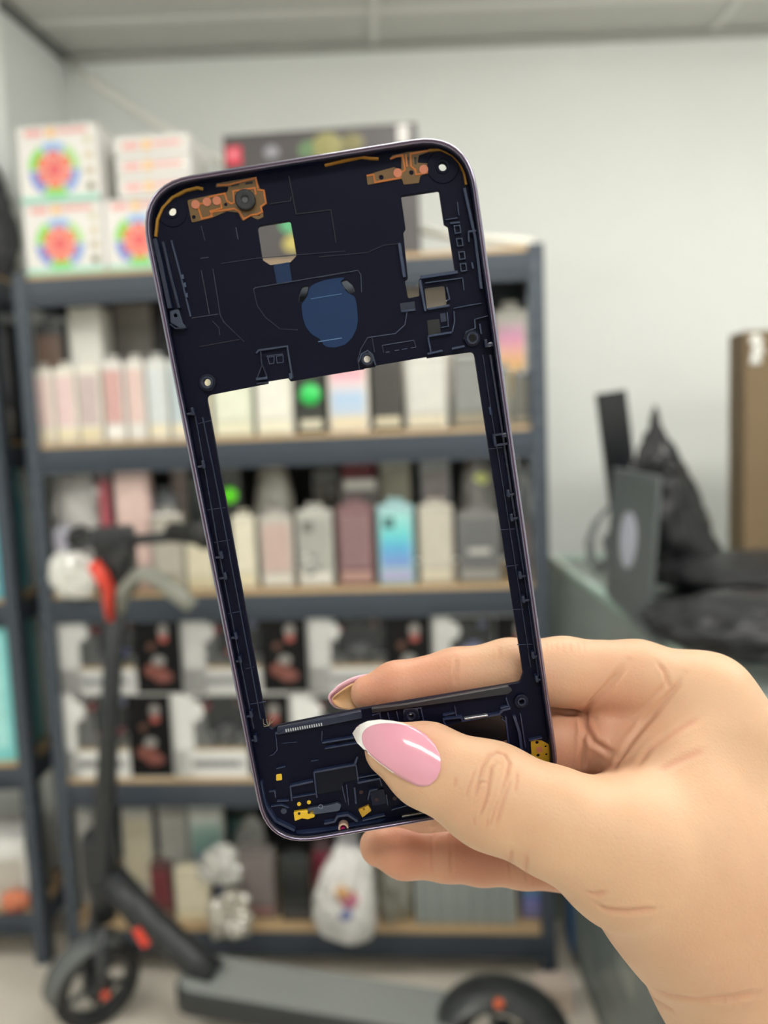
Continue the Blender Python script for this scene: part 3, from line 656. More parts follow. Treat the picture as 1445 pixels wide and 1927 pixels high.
# slim black panel, bags and cardboard
p0 = aty(1178, 905, 2.02)
t = thing('slim_speaker', 'slim upright black column standing behind the laptop', 'speaker', (p0.x, p0.y, CZ), 0)
hp = aty(1155, 738, 2.02).z - CZ
pn = obj('panel', mbox((0, 0, hp / 2), (0.078, 0.02, hp), bev=0.003), mat('#0f1116', 0.45), t); pn.rotation_euler = (0, math.radians(-6.5), 0); pn.location = (0.015, 0, 0.004)
fr = obj('frame_edge', mbox((0, -0.011, hp / 2), (0.07, 0.002, hp - 0.02)), mat('#121419', 0.35), pn)
def heap(label, name, cat, px0, px1, pyt, Y, dep, seed, col, amp, zb=CZ + 0.02, rough=0.4, coat=0.3, sub=5, parts=()):
    a = aty(px0, (pyt + 1150) / 2, Y); b = aty(px1, (pyt + 1150) / 2, Y); top = aty((px0 + px1) / 2, pyt, Y)
    t = thing(name, label, cat, ((a.x + b.x) / 2, Y, zb), 0)
    obj('cloth', crumple(b.x - a.x, dep, top.z - zb, seed, sub, amp, 0.2), mat(col, rough, coat=coat, var=0.2, scale=25, spec=0.25), t, True)
    return t
t = thing('black_sack', 'glossy black plastic sack heaped behind the laptop', 'bag', tuple(aty(1268, 1100, 1.86)), 0); t.location.z = CZ
bm = crumple(0.30, 0.22, 0.40, 41, 5, 0.16)
for v in bm.verts:
    f_ = max(0.0, min(1.0, v.co.z / 0.40)); k_ = 1.0 - 0.78 * f_ ** 0.9
    v.co.x = v.co.x * k_ - 0.055 * f_; v.co.y *= k_
obj('sack_body', bm, mat('#0e0f13', 0.3, coat=0.12, var=0.25, scale=25, spec=0.3), t, True)
bm = crumple(0.10, 0.08, 0.10, 44, 4, 0.3); bmesh.ops.translate(bm, vec=(-0.07, -0.05, 0.22), verts=bm.verts); obj('knot', bm, mat('#121318', 0.25, coat=0.3, spec=0.3), t)
heap('big black bag lying at the right, above the hand', 'black_bag', 'bag', 1245, 1660, 1040, 1.62, 0.36, 47, '#1b1c1f', 0.10, rough=0.5, coat=0.1)
heap('black folded jacket in front of the big black bag', 'black_jacket', 'jacket', 1234, 1640, 1118, 1.20, 0.30, 52, '#1d1e21', 0.13, rough=0.45, coat=0.12)
c0 = aty(1400, 830, 2.2); top = aty(1420, 622, 2.2).z
t = thing('cardboard_box', 'tall brown cardboard box at the right edge, shiny tape near its top', 'box', (c0.x + 0.22, 2.25, CZ), 0)
obj('carton', mbox((0, 0, (top - CZ) / 2), (0.44, 0.10, top - CZ), bev=0.003), mat('#6e5b41', 0.6, var=0.1, scale=8), t)
for k, (dx, dz) in enumerate([(-0.19, -0.02), (-0.185, -0.05), (-0.19, -0.075)]):
    bm = crumple(0.03, 0.01, 0.028, 60 + k, 3, 0.25); bmesh.ops.translate(bm, vec=(dx, -0.053, top - CZ + dz - 0.02), verts=bm.verts); obj('tape', bm, mat('#d8d8d4', 0.1, coat=1.0), t)
lp = [aty(1140, 960, 1.95), aty(1118, 985, 1.93), aty(1105, 1020, 1.9), aty(1108, 1055, 1.9), aty(1128, 1078, 1.92), aty(1142, 1050, 1.94), aty(1136, 1010, 1.95)]
bm = bmesh.new(); tube(bm, lp, 0.006, 8); tube(bm, [p + Vector((0.012, 0.0, 0.01)) for p in lp] + [Vector((lp[-1].x + 0.02, lp[-1].y, CZ + 0.006))], 0.005, 8)
tag(obj('grey_cable', bm, mat('#63676a', 0.5), None, True), 'grey cable looped beside the laptop lid on the glass case', 'cable')

# ------------------------------------------------------------------ kick scooter
BLK = mat('#24272a', 0.4, var=0.06); DGR = mat('#3a3d40', 0.4); RUB = mat('#1c1d1e', 0.6); RED = mat('#e0402c', 0.35, coat=0.4)
t = thing('kick_scooter', 'dark electric kick scooter parked in front of the rack, red reflectors', 'scooter', (-0.2, 1.85, 0), 0)
inv = Matrix.Translation((0.2, -1.85, 0))
def sob(name, bm, m, parent=None, smooth=False):
    bm.transform(inv); return obj(name, bm, m, parent or t, smooth)
RW = 0.118
wc = atz(183, 1850, RW)
bar = Vector((0.62, -0.78, 0)).normalized(); fwd = Vector((-0.78, -0.62, 0)).normalized()
dd = Vector((0.966, -0.262, 0)); dn = Vector((0.262, 0.966, 0))
def wheel(c, axis):
    q = Vector((0, 0, 1)).rotation_difference(axis).to_matrix().to_4x4()
    mt = Matrix.Translation(c) @ q
    tw = 0.024
    ty = sob('tyre', mlathe([(RW - 0.03, -tw), (RW - 0.012, -tw), (RW - 0.003, -tw * 0.6), (RW, 0), (RW - 0.003, tw * 0.6), (RW - 0.012, tw), (RW - 0.03, tw), (RW - 0.03, -tw)], 32, mt, False), RUB)
    rm = bmesh.new()
    lathe(rm, [(RW - 0.036, -tw * 0.8), (RW - 0.029, -tw * 0.8), (RW - 0.029, tw * 0.8), (RW - 0.036, tw * 0.8), (RW - 0.036, -tw * 0.8)], 28, mt)
    for k in range(5):
        a = 2 * math.pi * k / 5 + 0.3
        tube(rm, [mt @ Vector((0.02 * math.cos(a), 0.02 * math.sin(a), 0)), mt @ Vector(((RW - 0.03) * math.cos(a), (RW - 0.03) * math.sin(a), 0))], 0.009, 8)
    sob('rim', rm, DGR, ty)
    sob('hub', mlathe([(0.001, -0.035), (0.034, -0.03), (0.036, 0.03), (0.001, 0.035)], 20, mt), BLK, ty, True)
wheel(wc, bar)
for s in (-1, 1):
    pts = [wc + bar * s * 0.046, wc + bar * s * 0.046 + Vector((0, 0, 0.12)), wc + bar * s * 0.03 + Vector((0, 0, 0.17)) - fwd * 0.02]
    sob('fork_leg', mtube(pts, [0.018, 0.016, 0.018], 10), DGR, None, True)
fd = bmesh.new()                       # front mudguard
prev = None
for k in range(13):
    a = math.radians(8 + 112 * k / 12)
    r0 = RW + 0.014
    row = []
    for s, dr in ((-0.046, -0.012), (-0.03, 0.006), (0.03, 0.006), (0.046, -0.012)):
        row.append(fd.verts.new(wc + fwd * ((r0 + dr) * math.cos(a)) + Vector((0, 0, (r0 + dr) * math.sin(a))) + bar * s))
    if prev:
        for i in range(3): fd.faces.new((prev[i], prev[i + 1], row[i + 1], row[i]))
    prev = row
g = bmesh.ops.solidify(fd, geom=fd.faces[:], thickness=0.003)
sob('front_mudguard', fd, mat('#868a8b', 0.22, coat=0.6), None, True)
hd = wc + Vector((0.02, 0.03, 0.27))
top = aty(221, 1085, 1.93)
sob('stem', mtube([hd + Vector((0, 0, -0.1)), hd, hd + (top - hd) * 0.5, top], [0.036, 0.034, 0.025, 0.024], 14), BLK, None, True)
sob('folding_latch', mbox(hd + Vector((0.0, 0.0, 0.08)), (0.075, 0.08, 0.15), bev=0.015), BLK)
nk0 = hd + Vector((0.03, -0.01, 0.03)); dk = Vector((-0.575, 1.93, 0.17))
sob('neck_tube', mtube([nk0, nk0 + (dk - nk0) * 0.5, dk + Vector((0.01, 0, 0.03)), dk + dd * 0.08], [0.040, 0.044, 0.040, 0.034], 14), BLK, None, True)
rp = aty(266, 1764, 1.86)
bm = mbox((0, 0, 0), (0.022, 0.012, 0.056), bev=0.005); bmesh.ops.rotate(bm, cent=(0, 0, 0), matrix=Matrix.Rotation(math.radians(-28), 3, 'Y'), verts=bm.verts); bmesh.ops.translate(bm, vec=rp, verts=bm.verts)
rr = sob('side_reflector', bm, RED); rr['label'] = 'red oblong reflector'
bm = bmesh.new(); bmesh.ops.create_icosphere(bm, subdivisions=2, radius=0.014); bmesh.ops.scale(bm, vec=(1, 0.5, 1), verts=bm.verts); bmesh.ops.translate(bm, vec=wc + bar * 0.062 + Vector((0.0, 0, -0.0)), verts=bm.verts)
rr = sob('axle_cap', bm, mat('#d2492c', 0.35), None, True); rr['label'] = 'orange-red axle cap'
# deck
DL, DW = 0.74, 0.155
rot = Matrix.Rotation(math.atan2(dd.y, dd.x), 3, 'Z')
def deckpoly(z, inset):
    pts = fillet([(-0.02 + inset, -DW / 2 + inset), (DL - inset, -DW / 2 + inset), (DL - inset, DW / 2 - inset), (-0.02 + inset, DW / 2 - inset)], [0.06, 0.02, 0.02, 0.06], 5)
    return pts
dp = sheet('deck', [deckpoly(0, 0)], 0.10, 0.165, mat('#2b2e30', 0.5), t, 0.006)
dp.matrix_world = Matrix.Translation(Vector((dk.x, dk.y, 0))) @ rot.to_4x4()
dp.location = (dk.x + 0.2, dk.y - 1.85, 0)
gm = sheet('grip_mat', [deckpoly(0, 0.007)], 0.165, 0.169, mat('#8f9391', 0.5, var=0.05, scale=150, bump=0.3), dp, 0.001)
rc = dk + dd * (DL + 0.10); rc.z = RW
wheel(rc, dn)
bm = bmesh.new(); prev = None
for k in range(15):
    a = math.radians(20 + 140 * k / 14); r0 = RW + 0.022; row = []
    for s, dr in ((-0.05, -0.03), (-0.042, 0.0), (-0.02, 0.006), (0.02, 0.006), (0.042, 0.0), (0.05, -0.03)):
        row.append(bm.verts.new(rc - dd * ((r0 + dr) * 1.15 * math.cos(a)) + Vector((0, 0, (r0 + dr) * math.sin(a))) + dn * s))
    if prev:
        for i in range(5): bm.faces.new((prev[i], prev[i + 1], row[i + 1], row[i]))
    prev = row
bmesh.ops.solidify(bm, geom=bm.faces[:], thickness=0.003)
rm = sob('rear_mudguard', bm, mat('#4a4d4f', 0.35, coat=0.2), None, True)
bm = bmesh.new(); bmesh.ops.create_icosphere(bm, subdivisions=2, radius=0.012); bmesh.ops.translate(bm, vec=rc - dd * 0.0 + Vector((0, 0, RW + 0.012)) - dn * 0.046, verts=bm.verts)
rr = sob('mudguard_light', bm, mat('#e0663c', 0.35), rm, True); rr['label'] = 'small orange reflector'
# handlebar group
hb = top + Vector((0, 0, 0.09))
a_ = hb - Vector((0.12, -0.10, 0.0)); b_ = hb + Vector((0.27, -0.20, 0.035))
sob('handlebar', mtube([a_, hb, b_], 0.014, 12), BLK, None, True)
for p, s in ((a_, -1), (b_, 1)):
    q = Vector((0.82, -0.57, 0)) * s
    g = sob('grip', mtube([p - q * 0.10, p - q * 0.01, p + q * 0.012, p + q * 0.03], [0.024, 0.026, 0.036, 0.032], 16), RUB, None, True)
sob('display_unit', mbox(hb + Vector((-0.0, -0.01, 0.012)), (0.11, 0.07, 0.06), Matrix.Rotation(0.3, 3, 'Z'), bev=0.014), BLK)
sob('stem_clamp', mbox(hb + Vector((0, 0, -0.06)), (0.095, 0.08, 0.16), bev=0.018), BLK)
bl = hb - bar * 0.08
sob('brake_lever', mtube([bl, bl + fwd * 0.05 + Vector((0, 0, -0.01)), bl + fwd * 0.07 - bar * 0.08 + Vector((0, 0, -0.03))], [0.011, 0.009, 0.006], 8), DGR, None, True)
sob('thumb_throttle', mtube([hb + bar * 0.10, hb + bar * 0.10 + fwd * 0.03 + Vector((0, 0, -0.03)), hb + bar * 0.13 + fwd * 0.045 + Vector((0, 0, -0.05))], [0.02, 0.014, 0.010], 8), RUB, None, True)
ca = [aty(176, 1062, 1.88), aty(192, 1085, 1.87), aty(205, 1108, 1.88), aty(203, 1130, 1.9), aty(208, 1165, 1.92)]
rr = sob('brake_cable', mtube(ca, [0.018, 0.02, 0.017, 0.014, 0.012], 10), RED, None, True); rr['label'] = 'red cable guard'
cb = [aty(228, 1150, 1.9), aty(232, 1110, 1.86), aty(255, 1085, 1.84), aty(275, 1078, 1.83), aty(300, 1092, 1.83), aty(340, 1122, 1.83), aty(362, 1142, 1.83)]
rr = sob('bag_hook', mtube(cb, [0.012, 0.016, 0.018, 0.018, 0.020, 0.022, 0.018], 10), mat('#8d8f86', 0.45), None, True); rr['label'] = 'grey bent hook'

# ------------------------------------------------------------------ the phone mid-frame held in the hand
PW, PH = 0.0747, 0.1597
PH = 0.1586
_R = RC @ np.array([[0.986217, -0.161897, 0.034146], [0.164984, 0.977834, -0.128922], [-0.012517, 0.132778, 0.991067]])
_t = RC @ np.array([-0.0050445, 0.00041601, -0.17630814]) + np.array(EYE)
PM = Matrix([list(_R[i]) + [_t[i]] for i in range(3)] + [[0, 0, 0, 1]])
PMi = PM.inverted()
EYEL = PMi @ EYE
def L3(px, py, wmm=0.0):          # phone-local point on the plane wmm millimetres in front of the rim
    r = PMi.to_3x3() @ ray(px, py)
    return EYEL + r * ((wmm * 0.001 - EYEL.z) / r.z)
PL = -3.0                         # the plate lies 3 mm below the rim
def uv(px, py, wmm=PL):
    p = L3(px, py, wmm); return (p.x, p.y)
def A(x, y): return (250 + x / 3.6125, 240 + y / 3.6125)
def B(x, y): return (600 + x / 3.6125, 240 + y / 3.6125)
def Cc(x, y): return (300 + x / 3.6125, 600 + y / 3.6125)
def D(x, y): return (600 + x / 3.6125, 560 + y / 3.6125)
def E_(x, y): return (400 + x / 3.6125, 1200 + y / 3.6125)
def F_(x, y): return (700 + x / 3.6125, 1200 + y / 3.6125)
def poly(fn, pts, wmm=PL): return [uv(*fn(*p), wmm) for p in pts]

phone = bpy.data.objects.new('phone_housing', None); COL.objects.link(phone); phone.matrix_world = PM
tag(phone, 'dark navy phone mid-frame with a purple rim, held upright in the hand', 'phone frame')
NAVY = mat('#0a0e22', 0.36, var=0.12, scale=400, spec=0.2)
NAVY2 = mat('#131c34', 0.28, var=0.1, scale=400, spec=0.45)
NAVYM = mat('#090b1e', 0.5, var=0.15, scale=120, spec=0.1)
RIM = mat('#7d7994', 0.27, metal=0.85, coat=0.6, var=0.05, scale=200)
GOLD = mat('#5a4016', 0.4, metal=0.25, coat=0.4, var=0.2, scale=500)
TRACE = mat('#a65c1c', 0.35, metal=0.35, coat=0.3, var=0.1, scale=500)
COPPER = mat('#b06a50', 0.4, metal=0.2, var=0.1, scale=500)
YEL = mat('#d9b11e', 0.35, metal=0.2, coat=0.3, var=0.1, scale=400)
BLUE = mat('#142d52', 0.4, coat=0.0, spec=0.2, var=0.08, scale=200)
hw, hh = PW / 2, PH / 2
def rrect(ins, r):
    return fillet([(-hw + ins, -hh + ins), (hw - ins, -hh + ins), (hw - ins, hh - ins), (-hw + ins, hh - ins)], r, 10)
bm = bmesh.new(); rings = []
for ins, z in [(0.00125, -0.0001), (0.00085, 0.0), (0.0006, -0.0002), (0.0003, -0.0007), (0.0001, -0.0015), (0.0, -0.0028), (0.0001, -0.0045), (0.0004, -0.0060), (0.0009, -0.0071), (0.0014, -0.0075), (0.0016, -0.0070), (0.0014, -0.0006)]:
    rings.append([bm.verts.new((x, y, z)) for x, y in rrect(ins, 0.0130 - ins)])
for a, b in zip(rings, rings[1:] + rings[:1]):
    for k in range(len(a)): bm.faces.new((a[k], a[(k + 1) % len(a)], b[(k + 1) % len(a)], b[k]))
o = obj('outer_rim', bm, RIM, phone, True); o['label'] = 'glossy purple metal rim'
sheet('rim_reflection', [rrect(0.0008, 0.0122), rrect(0.00115, 0.0118)], -0.0030, 0.00004, mat('#3a2236', 0.3, spec=0.5), phone, 0.00008)  # mauve ring paints the pink hand's reflection along the rim
sheet('inner_wall', [rrect(0.00105, 0.0119), rrect(0.0016, 0.0114)], -0.0072, -0.0007, NAVY, phone, 0.0002)

def circ(c, r, n=16): return [(c[0] + r * math.cos(2 * math.pi * k / n), c[1] + r * math.sin(2 * math.pi * k / n)) for k in range(n)]
# through holes
opening = fillet([uv(*p) for p in [Cc(318, 522), Cc(740, 440), Cc(738, 425), Cc(875, 403), Cc(893, 425), Cc(1395, 338), D(300, 483), D(385, 470), D(385, 462), D(735, 402), D(735, 412), D(1055, 366), D(1065, 430), (985, 1268), F_(1025, 255), F_(1010, 305), F_(920, 322), E_(1010, 487), E_(440, 602), E_(400, 630), E_(365, 580), Cc(335, 610)]],
                 [0.0012, 0.0002, 0.0002, 0.0002, 0.0002, 0.0003, 0.0002, 0.0002, 0.0002, 0.0002, 0.0002, 0.0012, 0.0006, 0.0008, 0.001, 0.001, 0.0006, 0.0002, 0.0003, 0.001, 0.001, 0.001], 4)
cam_win = fillet(poly(A, [(845, 670), (1070, 632), (1112, 870), (1070, 915), (935, 935), (882, 900)]), [0.0008, 0.0006, 0.0005, 0.0003, 0.0003, 0.0003], 3)
big_cut = fillet(poly(B, [(558, 465), (818, 426), (852, 655), (880, 672), (928, 982), (680, 1028), (684, 1145), (606, 1160), (584, 1038), (606, 1030), (574, 715), (590, 690)]), 0.0004, 3)
sq_cut = fillet(poly(B, [(718, 1090), (856, 1072), (872, 1216), (736, 1237)]), 0.0005, 3)
leafL = fillet(poly(A, [(1150, 1085), (1196, 1075), (1184, 1135), (1158, 1178), (1128, 1190), (1132, 1135)]), 0.0004, 3)
leafR = fillet(poly(B, [(150, 1045), (188, 1034), (228, 1068), (250, 1118), (216, 1130), (172, 1088)]), 0.0004, 3)
holes_top = [(324, 398), (833, 314), (391, 720), (691, 676), (888, 637)]
holes_low = [(980, 1318), (773, 1345)]
hl = [circ(uv(*p), 0.00095) for p in holes_top] + [circ(uv(*p), 0.0005) for p in holes_low]
plate = sheet('mid_plate', [rrect(0.0012, 0.0118), opening, cam_win, big_cut, sq_cut, leafL, leafR] + hl, -0.0044, -0.0030, NAVYM, phone, 0.00012)

def rib(name, fn, pts, width=0.0004, height=0.0004, m=None, wmm=PL, closed=False, parent=None):  # rib colours are lightened to paint highlights caught on their edges
    P = [Vector(uv(*fn(*p), wmm)).to_3d() for p in pts]
    if closed: P.append(P[0])
    bm = bmesh.new(); z0 = wmm * 0.001 - 0.0001; z1 = wmm * 0.001 + height; hw_ = width / 2
    rows = []
    for i, p in enumerate(P):
        a = P[max(i - 1, 0)]; b = P[min(i + 1, len(P) - 1)]
        if closed and i in (0, len(P) - 1): a, b = P[-2], P[1]
        d1 = (p - a); d2 = (b - p)
        if d1.length < 1e-9: d1 = d2
        if d2.length < 1e-9: d2 = d1
        d1.normalize(); d2.normalize()
        t = (d1 + d2).normalized(); n = Vector((-t.y, t.x, 0)); k = max(0.5, n.dot(Vector((-d1.y, d1.x, 0))))
        n = n * (hw_ / k)
        rows.append([bm.verts.new((p.x - n.x, p.y - n.y, z0)), bm.verts.new((p.x - n.x * .7, p.y - n.y * .7, z1)), bm.verts.new((p.x + n.x * .7, p.y + n.y * .7, z1)), bm.verts.new((p.x + n.x, p.y + n.y, z0))])
    for a, b in zip(rows, rows[1:]):
        for k in range(3): bm.faces.new((a[k], a[k + 1], b[k + 1], b[k]))
        bm.faces.new((a[3], a[0], b[0], b[3]))
    bm.faces.new(rows[0]); bm.faces.new(rows[-1][::-1])
    return obj(name, bm, m or NAVY2, parent or phone)
def pad(name, fn, pts, h=0.0005, m=None, r=0.0003, wmm=PL, holes=(), parent=None, base=0.0):
    lp = fillet(poly(fn, pts, wmm), r, 3)
    return sheet(name, [lp] + [circ(uv(*fn(*c), wmm), rr) for c, rr in holes], wmm * 0.001 + base, wmm * 0.001 + base + h, m or NAVY2, parent or phone, min(0.00012, h * 0.3))
I = lambda x, y: (x, y)

# screw bosses
for (x, y), r0, r1 in [((324, 398), 0.0034, 0.0009), ((833, 314), 0.0036, 0.0009), ((391, 720), 0.0020, 0.0008), ((691, 676), 0.0017, 0.0008), ((888, 637), 0.0019, 0.0008), ((980, 1318), 0.0018, 0.0006), ((773, 1345), 0.0019, 0.0006)]:
    c = uv(x, y); o = sheet('screw_boss', [circ(c, r0, 24), circ(c, r1)], -0.0031, -0.0022 if r0 < 0.003 else -0.0028, NAVY if r0 < 0.003 else NAVYM, phone, 0.00015)
    sheet('boss_collar', [circ(c, r1 * 1.8, 20), circ(c, r1 * 1.1)], -0.0023 if r0 < 0.003 else -0.0028, -0.0019 if r0 < 0.003 else -0.0027, NAVY2 if r0 < 0.003 else NAVYM, o, 0.0001)
# rails: raised inner ridges beside the opening and the sloping side walls
rib('rail_ridge', I, [(382, 785), (404, 890), (425, 1000), (434, 1050), (472, 1250), (491, 1352)], 0.0004, 0.0006, NAVY2)
rib('rail_ridge', I, [(366, 770), (390, 905), (414, 1045), (447, 1215), (478, 1370)], 0.0004, 0.0005)
rib('rail_ridge', I, [(908, 668), (926, 790), (950, 940), (975, 1100), (998, 1255)], 0.0003, 0.0004)
rib('rail_ridge', I, [(921, 668), (942, 800), (962, 935), (990, 1110), (1012, 1270)], 0.0006, 0.0009, NAVY2)
for fn, pts in [(I, [(370, 798), (398, 791)]), (I, [(388, 960), (424, 955)]), (I, [(396, 1022), (432, 1016)]), (I, [(427, 1155), (455, 1150)]), (I, [(462, 1258), (478, 1255)]), (I, [(470, 1325), (500, 1320)]),
                (I, [(918, 845), (945, 842)]), (I, [(940, 997), (975, 995)]), (I, [(950, 1066), (975, 1063)]), (I, [(965, 1147), (985, 1146)]), (I, [(973, 1213), (1005, 1212)])]:
    rib('rail_step', fn, pts, 0.00018, 0.00018, mat('#2b3450', 0.35))
for x, y, d in [(357, 779, 1), (377, 878, 1), (411, 1048, 1), (418, 1087, 1), (438, 1199, 1), (446, 1243, 1), (467, 1346, 1), (475, 1391, 1), (963, 930, -1), (969, 975, -1), (985, 1083, -1), (991, 1128, -1), (1009, 1233, -1), (1016, 1277, -1), (921, 649, -1)]:
    u, v = uv(x, y, -2.0)
    bm = bmesh.new(); box(bm, (u, v, -0.0020), (0.0026, 0.00055, 0.0016), bev=0.00012); box(bm, (u + d * 0.0009, v + 0.0004, -0.0019), (0.0007, 0.0018, 0.0018), bev=0.00015)
    obj('clip', bm, NAVY2, phone)
bm = bmesh.new(); u, v = uv(944, 826, -2)
box(bm, (u, v + 0.0012, -0.0019), (0.004, 0.0005, 0.002)); box(bm, (u, v - 0.0012, -0.0019), (0.004, 0.0005, 0.002)); box(bm, (u - 0.0018, v, -0.0019), (0.0005, 0.0026, 0.002)); box(bm, (u + 0.0006, v + 0.0008, -0.0017), (0.0014, 0.001, 0.0018), bev=0.0002)
obj('latch_pocket', bm, NAVY2, phone)

# upper plate: gold antenna flexes
fx = pad('antenna_flex', A, [(370, 495), (450, 478), (520, 462), (640, 440), (655, 400), (560, 408), (570, 380), (840, 335), (862, 415), (895, 425), (910, 520), (880, 545), (890, 610), (850, 628), (800, 605), (748, 640), (715, 580), (640, 570), (540, 615), (400, 648)], 0.00016, GOLD, 0.0004, holes=[((415, 610), 0.0004), ((632, 525), 0.00035), ((855, 590), 0.00035)])
fx['label'] = 'amber flex with copper tracks'
tr = [[(440, 525), (470, 622), (540, 605), (528, 570), (605, 550), (595, 495), (572, 498)], [(430, 520), (500, 518), (520, 475), (625, 450), (640, 500), (672, 520), (690, 510), (682, 435), (830, 412), (838, 460)], [(528, 605), (545, 575), (690, 553), (725, 572), (755, 625), (800, 598), (850, 590), (880, 575), (870, 540), (905, 515), (890, 430), (845, 425)], [(575, 395), (650, 392), (835, 345), (850, 415)]]
for p in tr: rib('copper_trace', A, p, 0.0005, 0.0003, TRACE, parent=fx)
for c in [(428, 525), (505, 508), (572, 500)]:
    sheet('contact_pad', [circ(uv(*A(*c)), 0.00095, 16)], -0.0029, -0.00262, COPPER, fx, 0.00005)
for a_, b_ in [((670, 397), (722, 388)), ((765, 382), (815, 374))]:
    pad('dark_slot', A, [(a_[0], a_[1] - 8), (b_[0], b_[1] - 8), (b_[0], b_[1] + 8), (a_[0], a_[1] + 8)], 0.00022, mat('#0c0d10', 0.5), 0.0001, parent=fx)
c = uv(*A(768, 500))
o = sheet('mic_grommet', [circ(c, 0.00225, 28), circ(c, 0.0007, 14)], -0.0030, -0.0014, mat('#14161d', 0.55), fx, 0.0003)
sheet('grommet_core', [circ(c, 0.0008, 14)], -0.0029, -0.0018, mat('#4a4c50', 0.5), fx)
fl = rib('edge_flex', A, [(480, 420), (440, 412), (360, 432), (270, 480), (205, 550), (170, 630), (158, 745)], 0.0007, 0.0006, mat('#9a6f20', 0.4, metal=0.3)); fl['label'] = 'thin amber strip round the left corner'
fx = pad('antenna_flex', B, [(322, 325), (400, 300), (510, 270), (560, 290), (560, 200), (480, 215), (500, 190), (600, 168), (745, 150), (740, 170), (680, 190), (670, 240), (745, 245), (745, 312), (690, 330), (680, 378), (575, 390), (565, 350), (330, 392)], 0.00016, GOLD, 0.0003, holes=[((424, 340), 0.0005), ((628, 308), 0.0005)])
fx['label'] = 'amber flex beside the right corner'
for p in [[(325, 330), (372, 322), (380, 375), (560, 342)], [(485, 215), (520, 200), (568, 190), (585, 290), (560, 310)], [(760, 155), (622, 182), (625, 265), (655, 290), (660, 322), (740, 308)], [(590, 185), (600, 270)]]: rib('copper_trace', B, p, 0.0005, 0.0003, TRACE, parent=fx)
for c in [(535, 312), (712, 288)]: sheet('contact_pad', [circ(uv(*B(*c)), 0.0010, 16)], -0.0029, -0.00262, COPPER, fx, 0.00005)
pad('dark_slot', B, [(598, 200), (612, 200), (612, 250), (600, 250)], 0.00022, mat('#0c0d10', 0.5), 0.0001, parent=fx)
pad('dark_slot', B, [(648, 200), (662, 200), (664, 250), (650, 250)], 0.00022, mat('#0c0d10', 0.5), 0.0001, parent=fx)
fl = rib('edge_flex', B, [(745, 158), (830, 155), (905, 190), (955, 245), (985, 310), (998, 392)], 0.0006, 0.0006, mat('#8a621e', 0.4, metal=0.3)); fl['label'] = 'thin amber strip round the right corner'
fl = rib('edge_flex', B, [(40, 260), (180, 228), (290, 205), (350, 212), (405, 215)], 0.0006, 0.0006, mat('#a06e20', 0.4, metal=0.3)); fl['label'] = 'thin amber strip below the top edge'

# blue film window, its strip and the big outlined panel
fw = [A(*p) for p in [(1235, 1062), (1300, 1038), (1380, 1024), (1445, 1018)]] + [B(*p) for p in [(145, 1046), (160, 1075), (190, 1118), (216, 1134), (246, 1150), (258, 1215), (266, 1310), (255, 1370), (225, 1430), (180, 1475), (110, 1496), (40, 1490)]] + [A(*p) for p in [(1275, 1440), (1215, 1405), (1175, 1355), (1155, 1290), (1145, 1205), (1162, 1182), (1190, 1140), (1200, 1085)]]
o = sheet('film_window', [fillet([uv(*q) for q in fw], 0.002, 4)], -0.0030, -0.00292, BLUE, phone, 0.00002)
o['label'] = 'rounded blue film window'
rib('film_crease', A, [(1210, 1165), (1420, 1130)], 0.0002, 0.0001, mat('#3a608c', 0.4), wmm=-2.9, parent=o)
rib('film_crease', Cc, [(1080, 155), (1240, 130)], 0.0002, 0.0001, mat('#5a7ca4', 0.4), wmm=-2.9, parent=o)
o = pad('blue_strip', A, [(955, 935), (1062, 915), (1082, 1045), (978, 1060)], 0.00008, mat('#13294a', 0.4, spec=0.2), 0.0001); o['label'] = 'blue strip under the camera window'
rib('panel_edge', A, [(820, 1100), (835, 1090), (1445, 985)], 0.00022, 0.00028, mat('#2c3448', 0.3))
rib('panel_edge', B, [(-5, 1020), (265, 972), (285, 1000), (290, 1120)], 0.00022, 0.00028, mat('#2c3448', 0.3))
rib('panel_edge', A, [(820, 1100), (845, 1210), (900, 1290), (1000, 1370), (1120, 1375)], 0.0002, 0.00018)
for fn, pts, c_ in [(A, [(545, 960), (595, 1280), (625, 1330), (745, 1445)], '#2c3044'), (A, [(465, 970), (520, 1268)], '#3a3a48'), (A, [(400, 1295), (580, 1268)], '#3a3d50'), (A, [(700, 680), (715, 760)], '#3c4358'), (A, [(460, 890), (515, 882)], '#3c4358'), (A, [(465, 670), (490, 770)], '#23283a'), (A, [(600, 925), (870, 885)], '#1e2438'), (A, [(870, 885), (1445, 840)], '#1a2338'), (Cc, [(430, 15), (575, 155)], '#3a3248'), (Cc, [(360, 15), (405, 60), (410, 110)], '#2c2c40'), (Cc, [(270, 190), (545, 140)], '#2a2434'),
                    (A, [(1060, 330), (1110, 590)], '#20242e'), (A, [(1110, 590), (1345, 560), (1380, 780)], '#20242e'), (A, [(930, 520), (1070, 500), (1075, 470)], '#20242e'), (B, [(0, 880), (330, 850), (440, 800), (545, 790)], '#141a30'),
                    (B, [(600, 1245), (585, 1340), (520, 1400), (330, 1428)], '#4a5470'), (D, [(330, 272), (285, 350), (265, 420), (275, 485)], '#343a52'), (D, [(362, 275), (378, 370)], '#2a3044'), (D, [(430, 325), (645, 290)], '#46506a'), (D, [(455, 372), (480, 368)], '#4a5470'), (D, [(515, 360), (545, 356)], '#4a5470'), (D, [(565, 352), (600, 346)], '#4a5470'), (D, [(625, 342), (660, 336)], '#4a5470'), (D, [(430, 325), (440, 372)], '#2c3450'), (D, [(645, 290), (660, 335)], '#2c3450')]:
    rib('edge_highlight', fn, pts, 0.00016, 0.0002, mat(c_, 0.35))  # lighter colours paint the highlight along each edge
